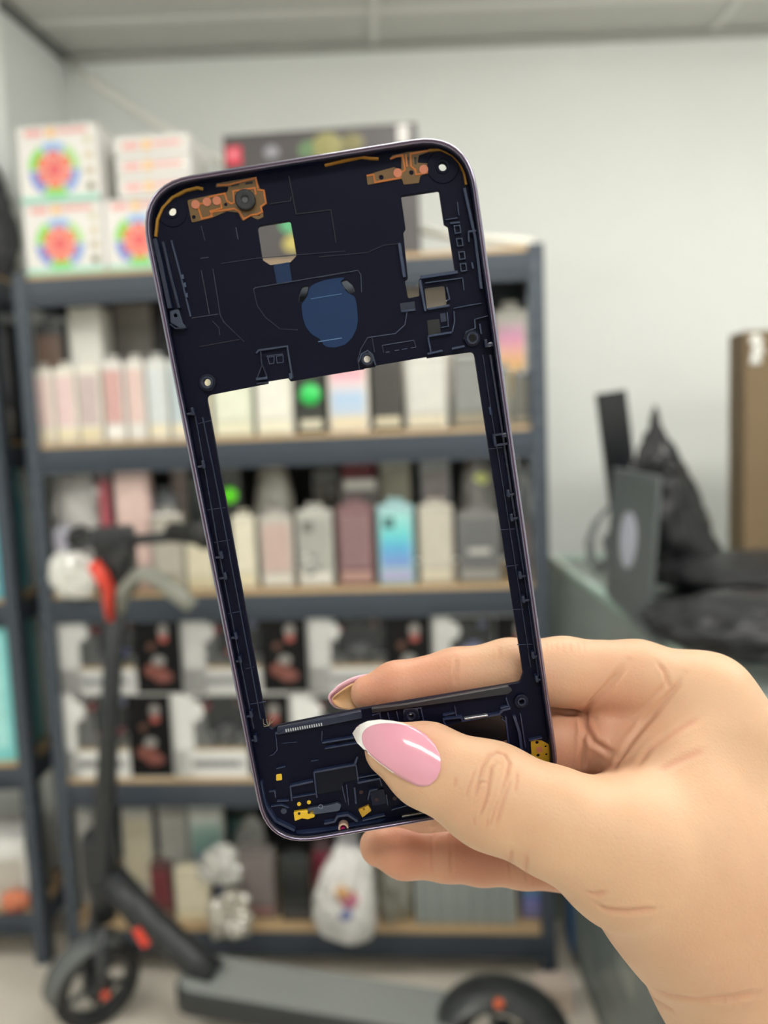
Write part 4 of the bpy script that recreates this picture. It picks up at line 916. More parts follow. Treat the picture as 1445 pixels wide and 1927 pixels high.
# left speaker wall and bracket
rib('side_channel', A, [(160, 765), (205, 960), (262, 1235)], 0.0013, 0.0016, NAVY2)
rib('side_channel', A, [(210, 780), (262, 1010), (320, 1230)], 0.0008, 0.0008)
rib('side_edge', A, [(265, 770), (325, 995), (350, 1100), (395, 1285)], 0.0005, 0.0006, mat('#26304a', 0.35))
for c in [(325, 1005), (340, 1060), (352, 1130)]: pad('side_tooth', A, [(c[0], c[1]), (c[0] + 22, c[1] - 5), (c[0] + 28, c[1] + 28), (c[0] + 8, c[1] + 32)], 0.0008, mat('#2a3650', 0.35), 0.0001)
pad('bracket', A, [(258, 1250), (318, 1238), (345, 1330), (372, 1362), (340, 1378), (262, 1330)], 0.0011, mat('#222c42', 0.35), 0.0004, holes=[((297, 1282), 0.0004)])
rib('bracket_lip', A, [(262, 1340), (300, 1370), (372, 1364)], 0.0004, 0.0015, NAVY2)
# bottom details of the upper plate
rib('socket_wall', Cc, [(660, 235), (675, 215), (870, 187), (905, 405)], 0.0005, 0.0007, mat('#263148', 0.35))
rib('socket_wall', Cc, [(690, 215), (698, 320), (665, 405)], 0.00035, 0.0006, NAVY2)
rib('socket_wall', Cc, [(700, 310), (735, 400)], 0.00035, 0.0006, NAVY2)
rib('socket_foot', Cc, [(660, 412), (735, 402)], 0.0007, 0.0010, mat('#2b3850', 0.3))
rib('socket_foot', Cc, [(662, 440), (742, 432)], 0.0004, 0.0008, NAVY2)
pad('socket_post', Cc, [(880, 372), (903, 368), (905, 410), (885, 412)], 0.0010, mat('#2b3850', 0.3), 0.0002)
for q in ([(737, 262), (780, 255), (778, 302), (748, 306)], [(795, 255), (840, 248), (842, 296), (800, 300)]): rib('cell_outline', Cc, q, 0.00022, 0.0003, mat('#303a54', 0.35), closed=True)
rib('cell_outline', Cc, [(727, 255), (838, 238)], 0.00022, 0.0003, mat('#303a54', 0.35))
rib('boss_wall', D, [(270, 440), (290, 385), (330, 362), (360, 385), (385, 460)], 0.0004, 0.0011, mat('#26324a', 0.3))
# right hand group of the upper plate
for q in [(918, 672), (933, 760), (948, 850), (958, 930)]:
    rib('cell_outline', B, [q, (q[0] + 38, q[1] - 4), (q[0] + 44, q[1] + 44), (q[0] + 8, q[1] + 50)], 0.0003, 0.0005, mat('#2a364e', 0.35), closed=True)
for fn, pts, wd, ht in [(B, [(860, 630), (940, 617)], 0.0003, 0.0005), (B, [(890, 655), (955, 648)], 0.0005, 0.0007), (B, [(690, 1022), (940, 985)], 0.0009, 0.0009), (B, [(686, 1040), (704, 1150), (722, 1250)], 0.0007, 0.0009), (B, [(720, 1060), (860, 1040), (975, 1025)], 0.0003, 0.0006),
                        (B, [(868, 1090), (885, 1170), (866, 1180)], 0.0004, 0.0009), (B, [(740, 1236), (885, 1212)], 0.0006, 0.0008), (B, [(1012, 715), (1090, 705)], 0.0006, 0.0012), (B, [(1012, 715), (1015, 785)], 0.0004, 0.0012), (B, [(560, 1252), (655, 1240)], 0.0005, 0.0006),
                        (D, [(740, 265), (900, 238)], 0.0006, 0.0009), (D, [(830, 205), (878, 196), (870, 100)], 0.0003, 0.0005), (D, [(905, 235), (920, 160), (915, 95)], 0.0004, 0.0007), (D, [(740, 272), (760, 375)], 0.0005, 0.0008), (D, [(735, 385), (838, 362)], 0.0006, 0.0012), (D, [(900, 350), (985, 332)], 0.0006, 0.0012),
                        (D, [(915, 75), (985, 60), (1100, 40)], 0.0003, 0.0005), (D, [(1055, 150), (1150, 125)], 0.0003, 0.0007), (D, [(1055, 150), (1060, 210), (1000, 235), (985, 285)], 0.0004, 0.0007), (D, [(1090, 180), (1100, 250)], 0.0005, 0.0008), (B, [(940, 510), (950, 600)], 0.0003, 0.0006), (B, [(1035, 920), (1045, 965)], 0.0005, 0.0009), (B, [(975, 1030), (985, 1110)], 0.0003, 0.0005), (B, [(545, 790), (580, 1020)], 0.0009, 0.0009), (B, [(985, 420), (1060, 760), (1100, 1100)], 0.0008, 0.0010)]:
    rib('socket_wall', fn, pts, wd, ht, mat('#26324e', 0.25))
pad('dark_pocket', D, [(735, 155), (818, 145), (828, 240), (745, 255)], 0.00005, mat('#05060c', 0.6), 0.0001)
pad('blue_pocket', D, [(550, 40), (650, 25), (655, 80), (558, 95)], 0.00006, mat('#0a142e', 0.4), 0.0001)
pad('blue_pocket', D, [(822, 110), (860, 105), (868, 160), (830, 168)], 0.00006, mat('#0d1a36', 0.4), 0.0001)
pad('side_button_pocket', D, [(1150, 745), (1170, 740), (1180, 795), (1162, 798)], 0.0004, mat('#1d3354', 0.35), 0.0002)
pad('silver_latch', I, [(916, 646), (927, 643), (929, 651), (918, 654)], 0.0012, mat('#8f969c', 0.25, metal=0.7), 0.0002)

# lower plate
lowm = mat('#222c48', 0.26, var=0.08, scale=300)  # lightened so the ribs seem to catch light
bar_ = pad('battery_stop', E_, [(440, 602), (1010, 487), (1020, 535), (440, 650)], 0.0012, NAVY2, 0.0004); bar_['label'] = 'navy ledge above the lower plate'
pad('battery_stop', F_, [(-5, 470), (215, 442), (920, 318), (950, 345), (920, 372), (215, 470), (0, 500)], 0.0013, mat('#10131e', 0.4, var=0.3, scale=600), 0.0003)['label'] = 'black ledge with a grainy top'
bm = bmesh.new()
for k in range(16):
    s = k / 15; x, y = E_(500 + 240 * s, 630 - 42 * s); u, v = uv(x, y, -1.8); box(bm, (u, v, -0.00175), (0.0003, 0.0007, 0.0003))
tag(obj('glint_ridges', bm, mat('#b9bcc4', 0.3, metal=0.5), bar_), kind='stuff')
for fn, pts, wd, ht in [(F_, [(0, 520), (60, 500)], .0004, .0008), (F_, [(50, 510), (65, 560)], .0004, .0008), (F_, [(105, 500), (120, 560)], .0004, .0008), (F_, [(165, 490), (180, 555)], .0004, .0008), (F_, [(215, 480), (330, 470), (350, 560)], .0005, .0008),
                        (F_, [(480, 545), (605, 530), (612, 555), (860, 510), (880, 485), (935, 470)], .0007, .0010), (F_, [(480, 545), (500, 600)], .0005, .0008), (F_, [(480, 520), (560, 505)], .0005, .0008), (F_, [(560, 462), (575, 540)], .0004, .0006), (F_, [(905, 530), (930, 740)], .0005, .0006), (F_, [(880, 545), (910, 570)], .0004, .0005),
                        (F_, [(960, 520), (995, 630), (1015, 770), (1040, 775)], .0009, .0010), (F_, [(1005, 510), (1040, 740)], .0004, .0006), (F_, [(1060, 690), (1150, 670)], .0005, .0010), (F_, [(870, 470), (930, 455)], .0005, .0009), (F_, [(905, 400), (925, 455)], .0004, .0008),
                        (E_, [(745, 705), (960, 670)], .0006, .0009), (E_, [(765, 745), (980, 708)], .0005, .0008), (E_, [(745, 630), (740, 700)], .0003, .0004), (E_, [(690, 905), (965, 855), (985, 800)], .0007, .0009), (E_, [(690, 905), (710, 1080)], .0005, .0007), (E_, [(530, 1000), (685, 965)], .0007, .0009), (E_, [(530, 1000), (540, 1100)], .0005, .0007), (E_, [(545, 1080), (700, 1055)], .0004, .0006),
                        (E_, [(975, 855), (990, 970)], .0005, .0007), (E_, [(985, 975), (1140, 945)], .0007, .0010), (E_, [(990, 945), (1125, 920)], .0004, .0007), (E_, [(1130, 930), (1150, 1000)], .0004, .0007), (E_, [(880, 1000), (905, 1110)], .0004, .0006), (E_, [(910, 990), (925, 1130)], .0004, .0006), (E_, [(965, 1010), (975, 1120)], .0006, .0007), (E_, [(470, 715), (575, 705)], .0002, .0003), (E_, [(435, 885), (495, 870)], .0004, .0005), (E_, [(670, 835), (720, 828)], .0003, .0004),
                        (E_, [(385, 1040), (425, 1035), (430, 1080)], .0004, .0006), (E_, [(440, 1105), (520, 1100)], .0005, .0006), (E_, [(400, 1140), (470, 1130), (520, 1150)], .0004, .0006), (E_, [(560, 1318), (830, 1288), (1000, 1254), (1230, 1228)], .0006, .0012), (E_, [(565, 1338), (830, 1306)], .0005, .0010), (E_, [(1020, 1230), (1170, 1195)], .0005, .0010), (E_, [(760, 1250), (830, 1235), (850, 1200), (920, 1190), (985, 1235)], .0008, .0011), (E_, [(1055, 1090), (1070, 1030), (1120, 1020)], .0005, .0008), (E_, [(1180, 1060), (1190, 1130)], .0004, .0006), (E_, [(1215, 1160), (1400, 1110)], .0004, .0008), (E_, [(330, 965), (360, 1120), (430, 1230), (560, 1295)], .0009, .0012), (E_, [(430, 660), (440, 760), (415, 790), (390, 800)], .0003, .0003), (E_, [(480, 615), (430, 640)], .0006, .0012)]:
    rib('board_rib', fn, pts, wd, ht, lowm)
pad('recess_panel', F_, [(500, 600), (600, 575), (620, 545), (860, 515), (900, 545), (930, 740), (860, 770)], 0.00005, mat('#0b0a10', 0.25, var=0.2, scale=200), 0.0003)
pad('silver_bar', F_, [(620, 535), (780, 510), (785, 522), (625, 548)], 0.0012, mat('#b9bec8', 0.2, metal=0.8), 0.0001)['label'] = 'silver contact bar'
pad('brown_patch', F_, [(855, 715), (915, 695), (920, 730), (880, 750)], 0.0002, mat('#6b4434', 0.4), 0.0001)  # brown patch added where skin shows through the plate
pad('boss_block', F_, [(210, 490), (310, 480), (325, 545), (215, 560)], 0.0006, mat('#20283e', 0.35), 0.0003, holes=[((268, 525), 0.0006)])
pad('board_block', E_, [(690, 905), (965, 860), (985, 960), (880, 985), (890, 1030), (715, 1065)], 0.0002, mat('#0c0f1c', 0.45, spec=0.15), 0.0002)
pad('board_block', E_, [(1065, 1040), (1165, 1020), (1185, 1120), (1085, 1140)], 0.0005, mat('#10142a', 0.4, spec=0.2), 0.0003)
for c in [(1115, 1092), (1010, 1050), (1238, 1092)]: sheet('red_hole', [circ(uv(*E_(*c)), 0.0005, 12)], -0.0030, -0.00238 if c[0] == 1115 else -0.00288, mat('#2c0a0e', 0.6), phone)
# yellow contacts
pad('yellow_pad', E_, [(432, 928), (470, 922), (474, 965), (432, 972)], 0.0002, YEL, 0.0003)
for c in [(588, 1128), (655, 1116)]: sheet('yellow_dot', [circ(uv(*E_(*c)), 0.0005, 14)], -0.0030, -0.0027, YEL, phone, 0.00005)
o = pad('yellow_connector', E_, [(552, 1172), (688, 1155), (697, 1205), (650, 1222), (610, 1215), (560, 1235)], 0.0010, YEL, 0.0003)
for c in [(588, 1195), (655, 1188)]: sheet('dark_slot', [circ(uv(*E_(*c), -2.0), 0.00035, 10)], -0.0020, -0.00192, mat('#1a1408', 0.5), o)
o = pad('yellow_contact', E_, [(990, 1160), (1060, 1128), (1080, 1165), (1018, 1212)], 0.0009, mat('#b98f2c', 0.35, metal=0.3), 0.0001, holes=[((1028, 1155), 0.0002)])
o = pad('yellow_flex', F_, [(1075, 690), (1150, 695), (1205, 725), (1215, 800), (1205, 885), (1160, 875), (1165, 835), (1085, 845)], 0.0003, mat('#a8841c', 0.4, metal=0.2), 0.0003, holes=[((1120, 710), 0.0004), ((1178, 738), 0.00025), ((1127, 797), 0.0004), ((1183, 790), 0.00025)])
pad('copper_patch', F_, [(1110, 745), (1150, 735), (1160, 770), (1125, 780)], 0.0001, COPPER, 0.0003, parent=o, base=0.0003)
pad('speaker_module', E_, [(640, 1150), (700, 1140), (780, 1130), (850, 1110), (878, 1125), (862, 1165), (690, 1190), (650, 1180)], 0.0010, mat('#3a4356', 0.35, metal=0.2), 0.0005)
o = sheet('mic_hole', [circ(uv(*E_(735, 1148), -2.0), 0.0006, 16), circ(uv(*E_(735, 1148), -2.0), 0.00045, 16)], -0.002, -0.0018, mat('#6a7488', 0.3), phone)
sheet('jack_ring', [circ(uv(*E_(890, 1270)), 0.0013, 20), circ(uv(*E_(890, 1270)), 0.0008, 20)], -0.003, -0.0012, mat('#c9a898', 0.25, metal=0.4), phone, 0.0001)
sheet('moisture_dot', [circ(uv(*E_(888, 1300), -2), 0.0007, 14)], -0.0022, -0.0014, mat('#b0125c', 0.4), phone)
pad('jack_seat', E_, [(815, 1295), (840, 1285), (845, 1312), (822, 1318)], 0.0014, mat('#9a9ca6', 0.3, metal=0.4), 0.0001)
pad('port_slot', F_, [(200, 1200), (385, 1165), (390, 1180), (205, 1220)], 0.0010, mat('#9a9894', 0.25, metal=0.7), 0.0001)['label'] = 'silver port edge'
pad('port_cheek', F_, [(112, 1232), (150, 1222), (155, 1245), (118, 1255)], 0.0014, mat('#8f7f88', 0.3, metal=0.4), 0.0001)
bm = bmesh.new(); q = uv(*E_(485, 1175)); lathe(bm, [(0.0001, -0.003), (0.0008, -0.003), (0.0007, -0.0026), (0.0001, -0.0026)], 14, Matrix.Translation((q[0], q[1], 0))); obj('button_dot', bm, mat('#2a3246', 0.4), phone)
bm = bmesh.new(); q = L3(*E_(380, 600), -2.0)
for k in range(7):
    a = k * 0.9; tube(bm, [q, q + Vector((0.0012 * math.cos(a), 0.0009 + 0.0009 * math.sin(a * 1.7), 0.0003 * (k - 3) / 3)) , q + Vector((0.0014 * math.cos(a) + 0.0004, 0.0016 + 0.0007 * math.sin(a * 2), 0.0005))], 0.00006, 5)
tag(obj('fluff', bm, mat('#8a7f6a', 0.8), phone), kind='stuff')

# ------------------------------------------------------------------ the hand: one continuous surface
def Pm(px, py, wmm):
    p = L3(px, py, wmm); return np.array([p.x, p.y, p.z], dtype=np.float64) * 1000.0
FING = {
 'thumb': ([(737, 1410, 6.0, 6.4), (800, 1438, 7.5, 9.2), (925, 1497, 10.0, 11.6), (1050, 1550, 12.5, 11.9), (1180, 1605, 11.0, 15.0), (1340, 1680, 3, 20)], 3.0),
 'index': ([(692, 1304, -14.6, 4.6), (745, 1293, -15.0, 6.3), (860, 1272, -15.5, 7.0), (960, 1264, -16.2, 8.3), (1062, 1264, -17, 8.8), (1200, 1280, -18, 10.3), (1330, 1318, -17, 11.8)], 2.5),
 'middle': ([(720, 1408, -16.5, 5.5), (780, 1404, -16.8, 7.0), (900, 1400, -17.5, 7.6), (1060, 1394, -20, 9.4), (1170, 1396, -25, 9.8), (1330, 1430, -27, 12)], 2.5),
 'ring': ([(735, 1514, -16.2, 5.5), (800, 1512, -16.5, 6.9), (920, 1510, -18, 7.3), (1080, 1505, -22, 8.4), (1200, 1510, -28, 9.3), (1320, 1540, -31, 12)], 2.5),
 'little': ([(713, 1592, -22, 5.4), (760, 1602, -22, 6.9), (842, 1606, -23, 7.2), (905, 1611, -24, 7.5), (985, 1616, -25, 7.7), (1090, 1624, -28, 8.4), (1280, 1640, -33, 11)], 2.5),
}
PALM = [
 ((1330, 1318, -17, 11.8), (1520, 1600, -8, 19)), ((1330, 1430, -27, 12), (1500, 1780, -12, 20)), ((1320, 1540, -31, 12), (1470, 1800, -14, 20)), ((1280, 1640, -33, 11), (1400, 1840, -12, 20)),
 ((1180, 1605, 11, 15), (1305, 1665, 0, 24)), ((1305, 1655, 0, 23.5), (1420, 1822, -3, 25)), ((1420, 1822, -3, 25), (1590, 2065, 2, 26)), ((1590, 2065, 2, 26), (1880, 2470, 22, 31)),
 ((1138, 1392, -13, 6.5), (1270, 1425, -9, 12)), ((1240, 1520, 2, 11), (1345, 1385, -10, 10.5)), ((1300, 1560, 4, 15), (1480, 1640, -2, 20)), ((1345, 1400, -12, 11), (1500, 1640, -4, 19)),
]
def cap(p, a, b):
    a_, ra = Pm(*a[:3]), a[3]; b_, rb = Pm(*b[:3]), b[3]
    ba = b_ - a_; L2 = (ba * ba).sum()
    t = np.clip(((p[0] - a_[0]) * ba[0] + (p[1] - a_[1]) * ba[1] + (p[2] - a_[2]) * ba[2]) / L2, 0, 1)
    dx = p[0] - a_[0] - t * ba[0]; dy = p[1] - a_[1] - t * ba[1]; dz = p[2] - a_[2] - t * ba[2]
    t = t * t * (3 - 2 * t) * 0.5 + t * 0.5
    return np.sqrt(dx * dx + dy * dy + dz * dz) - (ra + (rb - ra) * t)
def smin(a, b, k):
    h = np.maximum(k - np.abs(a - b), 0) / k
    return np.minimum(a, b) - h * h * k * 0.25
def sdf(p):
    d = None
    for a, b in PALM:
        c = cap(p, a, b); d = c if d is None else smin(d, c, 9.0)
    ds = {}
    for n_, (pts, k) in FING.items():
        e = None
        for a, b in zip(pts, pts[1:]):
            c = cap(p, a, b); e = c if e is None else smin(e, c, k)
        ds[n_] = e
    f = smin(smin(smin(ds['index'], ds['middle'], 1.0), ds['ring'], 1.0), ds['little'], 1.0)
    d = smin(d, ds['thumb'], 8.0)
    return smin(d, f, 5.0)
H_ = 0.9
allp = np.array([Pm(*q[:3]) for pts, k in FING.values() for q in pts] + [Pm(*q[:3]) for ab in PALM for q in ab])
lo_ = allp.min(0) - 36; hi_ = allp.max(0) + 36
lo_[0] = allp[:, 0].min() - 9
nn = np.ceil((hi_ - lo_) / H_).astype(int)
# coarse pass to find the blocks the skin runs through, fine pass inside them
def surface(lo, n, h):
    ax = [np.float32(lo[i]) + np.arange(n[i], dtype=np.float32) * np.float32(h) for i in range(3)]
    st = 4
    cz = [a[::st] for a in ax]
    g = np.meshgrid(*cz, indexing='ij', sparse=True)
    dc = sdf(g)
    Dn = np.repeat(np.repeat(np.repeat(dc, st, 0), st, 1), st, 2)[:n[0], :n[1], :n[2]].astype(np.float32)
    m = np.abs(Dn) < h * st * 2.2
    idx = np.nonzero(m)
    P = [ax[i][idx[i]] for i in range(3)]
    Dn[idx] = sdf(P)
    s = Dn < 0
    cs = np.zeros(np.array(s.shape) - 1, np.int8)
    for i in (0, 1):
        for j in (0, 1):
            for k in (0, 1):
                cs += s[i:s.shape[0] - 1 + i, j:s.shape[1] - 1 + j, k:s.shape[2] - 1 + k]
    ci = np.nonzero((cs > 0) & (cs < 8))
    vid = -np.ones(cs.shape, np.int32); vid[ci] = np.arange(len(ci[0]))
    acc = np.zeros((len(ci[0]), 3), np.float32); cnt = np.zeros(len(ci[0]), np.float32)
    corners = [(i, j, k) for i in (0, 1) for j in (0, 1) for k in (0, 1)]
    for a in corners:
        for b in corners:
            if sum(abs(a[q] - b[q]) for q in range(3)) == 1 and a < b:
                da = Dn[ci[0] + a[0], ci[1] + a[1], ci[2] + a[2]]; db = Dn[ci[0] + b[0], ci[1] + b[1], ci[2] + b[2]]
                x = (da < 0) != (db < 0)
                t = np.where(x, da / np.where(x, da - db, 1), 0)
                for q in range(3): acc[:, q] += np.where(x, a[q] + t * (b[q] - a[q]), 0)
                cnt += x
    V = acc / cnt[:, None] + np.stack(ci, 1)
    V = V * h + np.array(lo)
    quads = []
    for axn in range(3):
        o1, o2 = [(1, 2), (2, 0), (0, 1)][axn]
        sl0 = [slice(None)] * 3; sl1 = [slice(None)] * 3
        sl0[axn] = slice(0, -1); sl1[axn] = slice(1, None)
        ch = s[tuple(sl0)] != s[tuple(sl1)]
        e = np.stack(np.nonzero(ch), 1)
        ok = (e[:, o1] > 0) & (e[:, o2] > 0) & (e[:, o1] < cs.shape[o1]) & (e[:, o2] < cs.shape[o2])
        e = e[ok]; neg = s[tuple(e.T)]
        def cell(d1, d2):
            q = e.copy(); q[:, o1] -= d1; q[:, o2] -= d2; return vid[tuple(q.T)]
        q = np.stack([cell(1, 1), cell(0, 1), cell(0, 0), cell(1, 0)], 1)
        q[~neg] = q[~neg][:, ::-1]
        quads.append(q)
    return V, np.concatenate(quads)
V, Q = surface(lo_, nn, H_)
def project(V, it=2):
    for _ in range(it):
        p = [V[:, i] for i in range(3)]; d = sdf(p); e = 0.3
        g = np.stack([(sdf([p[j] + (e if j == i else 0) for j in range(3)]) - d) / e for i in range(3)], 1)
        g /= np.maximum(np.linalg.norm(g, axis=1), 0.3)[:, None]
        V = V - g * np.clip(d, -0.6, 0.6)[:, None]
    return V
V = project(V, 1)
me = bpy.data.meshes.new('person')
me.vertices.add(len(V)); me.vertices.foreach_set('co', (V * 0.001).astype(np.float32).ravel())
me.loops.add(len(Q) * 4); me.loops.foreach_set('vertex_index', Q.astype(np.int32).ravel())
me.polygons.add(len(Q)); me.polygons.foreach_set('loop_start', np.arange(len(Q), dtype=np.int32) * 4)
me.update(calc_edges=True); me.validate()
hand = link('person', me)
md = hand.modifiers.new('smooth', 'SMOOTH'); md.factor = 0.5; md.iterations = 4
md = hand.modifiers.new('sub', 'SUBSURF'); md.levels = 1; md.render_levels = 1
dg = bpy.context.evaluated_depsgraph_get(); dg.update()
me2 = bpy.data.meshes.new_from_object(hand.evaluated_get(dg))
hand.modifiers.clear(); hand.data = me2; me2.name = 'person'
hand.matrix_world = PM
tag(hand, 'right hand with pink white-tipped nails gripping the phone frame between thumb and fingers', 'person')

def skin_grid():
    n = len(me2.vertices); a = np.empty(n * 3, np.float32); me2.vertices.foreach_get('co', a)
    b = np.empty(n * 3, np.float32); me2.vertices.foreach_get('normal', b)
    return a.reshape(-1, 3).astype(np.float64), b.reshape(-1, 3).astype(np.float64)
VV, NN = skin_grid()
bvh = BVHTree.FromPolygons([Vector(v) for v in VV], [tuple(p.vertices) for p in me2.polygons])
def hit(px, py):
    d = (PMi.to_3x3() @ ray(px, py)).normalized()
    h = bvh.ray_cast(EYEL, d, 1.0)
    return h[0]
# creases and small folds: (polyline in the photograph's pixels, depth mm, half width mm)
G = lambda x, y: (600 + x / 1.710, 1150 + y / 1.710)
K = lambda x, y: (560 + x / 2.89, 1540 + y / 2.89)
CRE = [
 (F_, [(690, 1150), (700, 1080), (725, 970), (745, 885), (795, 805), (845, 778), (900, 790), (932, 850), (918, 930), (880, 1050), (850, 1140)], 0.32, 0.42),
 (F_, [(720, 1250), (745, 1180), (785, 1060), (800, 960), (812, 890), (850, 850), (880, 868)], 0.36, 0.40),
 (F_, [(835, 1295), (865, 1190), (905, 1080), (930, 1000), (942, 930)], 0.22, 0.42),
 (F_, [(722, 1000), (745, 982), (790, 988)], 0.18, 0.30), (F_, [(640, 1100), (655, 1020), (690, 930), (715, 880)], 0.10, 0.40),
 (F_, [(800, 1290), (830, 1180), (860, 1090)], 0.12, 0.35), (F_, [(970, 1060), (985, 980), (985, 900)], 0.08, 0.40), (F_, [(560, 1020), (575, 930)], 0.06, 0.4),
 (F_, [(700, 1285), (690, 1210)], 0.12, 0.4), (F_, [(775, 1300), (790, 1220)], 0.1, 0.35),
 (G, [(942, 525), (960, 485), (1000, 425), (1050, 360), (1100, 302), (1150, 242), (1182, 195)], 0.5, 0.8),
 (G, [(968, 468), (925, 448), (882, 420), (856, 372), (852, 332), (880, 292), (930, 240), (975, 185), (1000, 155)], 0.7, 0.8),
 (G, [(742, 318), (800, 330), (850, 333)], 0.5, 0.7), (G, [(852, 375), (848, 450), (845, 520)], 0.5, 0.7), (G, [(1130, 255), (1112, 195), (1085, 160)], 0.35, 0.7), (G, [(1000, 345), (1050, 300), (1100, 250), (1122, 215)], 0.25, 0.6),
 (G, [(1010, 520), (1060, 445), (1150, 385), (1240, 335)], 0.25, 0.9), (G, [(1085, 518), (1160, 480), (1250, 440)], 0.15, 0.9),
 (G, [(862, 905), (890, 912), (930, 903)], 0.30, 0.5), (G, [(885, 940), (925, 962), (980, 968), (1040, 964), (1100, 958)], 0.5, 0.7), (G, [(1000, 1175), (1060, 1215), (1130, 1240), (1220, 1252), (1330, 1245), (1445, 1225)], 0.35, 1.2), (G, [(1020, 1200), (1080, 1250), (1150, 1290)], 0.25, 1.0),
 (F_, [(568, 130), (572, 200), (565, 270), (575, 330)], 0.28, 0.5), (F_, [(860, 60), (870, 110), (866, 170)], 0.10, 0.5),
 (K, [(738, 60), (732, 150), (735, 230), (745, 310)], 0.25, 0.45), (K, [(832, 60), (838, 150), (835, 230), (842, 310)], 0.28, 0.45), (K, [(1160, 160), (1155, 250), (1165, 350)], 0.25, 0.45), (K, [(1245, 190), (1240, 280), (1250, 360)], 0.25, 0.45),
]
for x in (1183, 1210, 1250, 1295, 1345, 1400, 1440): CRE.append((F_, [(x, 30), (x + 6, 75), (x + 2, 115)], 0.10, 0.28))
off = np.zeros(len(VV)); flush_shade = np.zeros(len(VV))
for fn, pts, dep, wid in CRE:
    q = []
    for (x0, y0), (x1, y1) in zip(pts, pts[1:]):
        a, b = fn(x0, y0), fn(x1, y1); m = max(2, int(math.hypot(b[0] - a[0], b[1] - a[1]) / 2.5))
        for k in range(m):
            h = hit(a[0] + (b[0] - a[0]) * k / m, a[1] + (b[1] - a[1]) * k / m)
            if h is not None: q.append(h)
    if len(q) < 2: continue
    q = np.array([list(h) for h in q]); r = wid * 0.001 * 4.5
    sel = np.nonzero(((VV > q.min(0) - r) & (VV < q.max(0) + r)).all(1))[0]
    if not len(sel): continue
    best = np.full(len(sel), 9.0); arg = np.zeros(len(sel), int)
    for i, c in enumerate(q):
        d = ((VV[sel] - c) ** 2).sum(1); u = d < best; best[u] = d[u]; arg[u] = i
    best = np.sqrt(best) / (wid * 0.001)
    e = np.minimum(arg, len(q) - 1 - arg) / max(1, 0.15 * len(q)); e = np.clip(e, 0.25, 1)
    dep *= 1.5 if fn is F_ else 1.15
    off[sel] += -dep * 0.001 * np.exp(-best ** 2) * e + 0.28 * dep * 0.001 * np.exp(-((best - 2.0) / 0.9) ** 2) * e
    flush_shade[sel] = np.maximum(flush_shade[sel], 0.42 * np.exp(-(best / 1.2) ** 2) * e)  # skin redness in the creases, strengthened to paint their shade
VV2 = VV + NN * off[:, None]
me2.vertices.foreach_set('co', VV2.astype(np.float32).ravel()); me2.update()
for p in me2.polygons: p.use_smooth = True
# redness of finger pads, palm side, knuckle; shade of the lowest finger painted in
def blob(px, py, wmm, r, s):
    c = Pm(px, py, wmm) * 0.001; d = np.linalg.norm(VV - c, axis=1) / (r * 0.001)
    global flush_shade
    flush_shade = np.maximum(flush_shade, s * np.exp(-d ** 2))
for a in [(720, 1300, -10, 14, .8), (800, 1290, -10, 14, .75), (860, 1290, -8, 10, .5), (790, 1370, 12, 8, .5), (1000, 1300, -8, 14, .35), (1100, 1390, -15, 16, .75), (1140, 1330, -12, 14, .6), (1060, 1420, -15, 14, .8), (760, 1600, -16, 18, .8), (900, 1610, -17, 18, .8), (1040, 1630, -18, 16, .7), (850, 1545, -10, 10, .4), (1180, 1720, 8, 14, .2), (900, 1500, 22, 9, .2), (1440, 1750, 20, 22, .25)]: blob(*a)
at = me2.attributes.new('flush_shade', 'FLOAT', 'POINT'); at.data.foreach_set('value', flush_shade.astype(np.float32))
sk = bpy.data.materials.new('skin'); sk.use_nodes = True
nt = sk.node_tree; b = nt.nodes['Principled BSDF']
tc = nt.nodes.new('ShaderNodeTexCoord'); an = nt.nodes.new('ShaderNodeAttribute'); an.attribute_name = 'flush_shade'
nz = nt.nodes.new('ShaderNodeTexNoise'); nz.inputs['Scale'].default_value = 90; nz.inputs['Detail'].default_value = 4
nt.links.new(tc.outputs['Object'], nz.inputs['Vector'])
m1 = nt.nodes.new('ShaderNodeMix'); m1.data_type = 'RGBA'; m1.inputs[6].default_value = lin('#c69f80') + [1]; m1.inputs[7].default_value = lin('#d3ae8e') + [1]
nt.links.new(nz.outputs[0], m1.inputs[0])
m2 = nt.nodes.new('ShaderNodeMix'); m2.data_type = 'RGBA'; m2.inputs[7].default_value = lin('#bd7d66') + [1]
nt.links.new(an.outputs['Fac'], m2.inputs[0]); nt.links.new(m1.outputs[2], m2.inputs[6]); nt.links.new(m2.outputs[2], b.inputs['Base Color'])
vo = nt.nodes.new('ShaderNodeTexVoronoi'); vo.inputs['Scale'].default_value = 900; vo.feature = 'DISTANCE_TO_EDGE'
nt.links.new(tc.outputs['Object'], vo.inputs['Vector'])
n2 = nt.nodes.new('ShaderNodeTexNoise'); n2.inputs['Scale'].default_value = 500; n2.inputs['Detail'].default_value = 5; nt.links.new(tc.outputs['Object'], n2.inputs['Vector'])
ad = nt.nodes.new('ShaderNodeMath'); ad.operation = 'ADD'; nt.links.new(vo.outputs['Distance'], ad.inputs[0]); nt.links.new(n2.outputs[0], ad.inputs[1])
bp = nt.nodes.new('ShaderNodeBump'); bp.inputs['Strength'].default_value = 0.22; bp.inputs['Distance'].default_value = 0.0003
nt.links.new(ad.outputs[0], bp.inputs['Height']); nt.links.new(bp.outputs[0], b.inputs['Normal'])
b.inputs['Roughness'].default_value = 0.48; b.inputs['Specular IOR Level'].default_value = 0.35
b.inputs['Subsurface Weight'].default_value = 0.25; b.inputs['Subsurface Radius'].default_value = (1.0, 0.35, 0.2); b.inputs['Subsurface Scale'].default_value = 0.0025
me2.materials.clear(); me2.materials.append(sk)

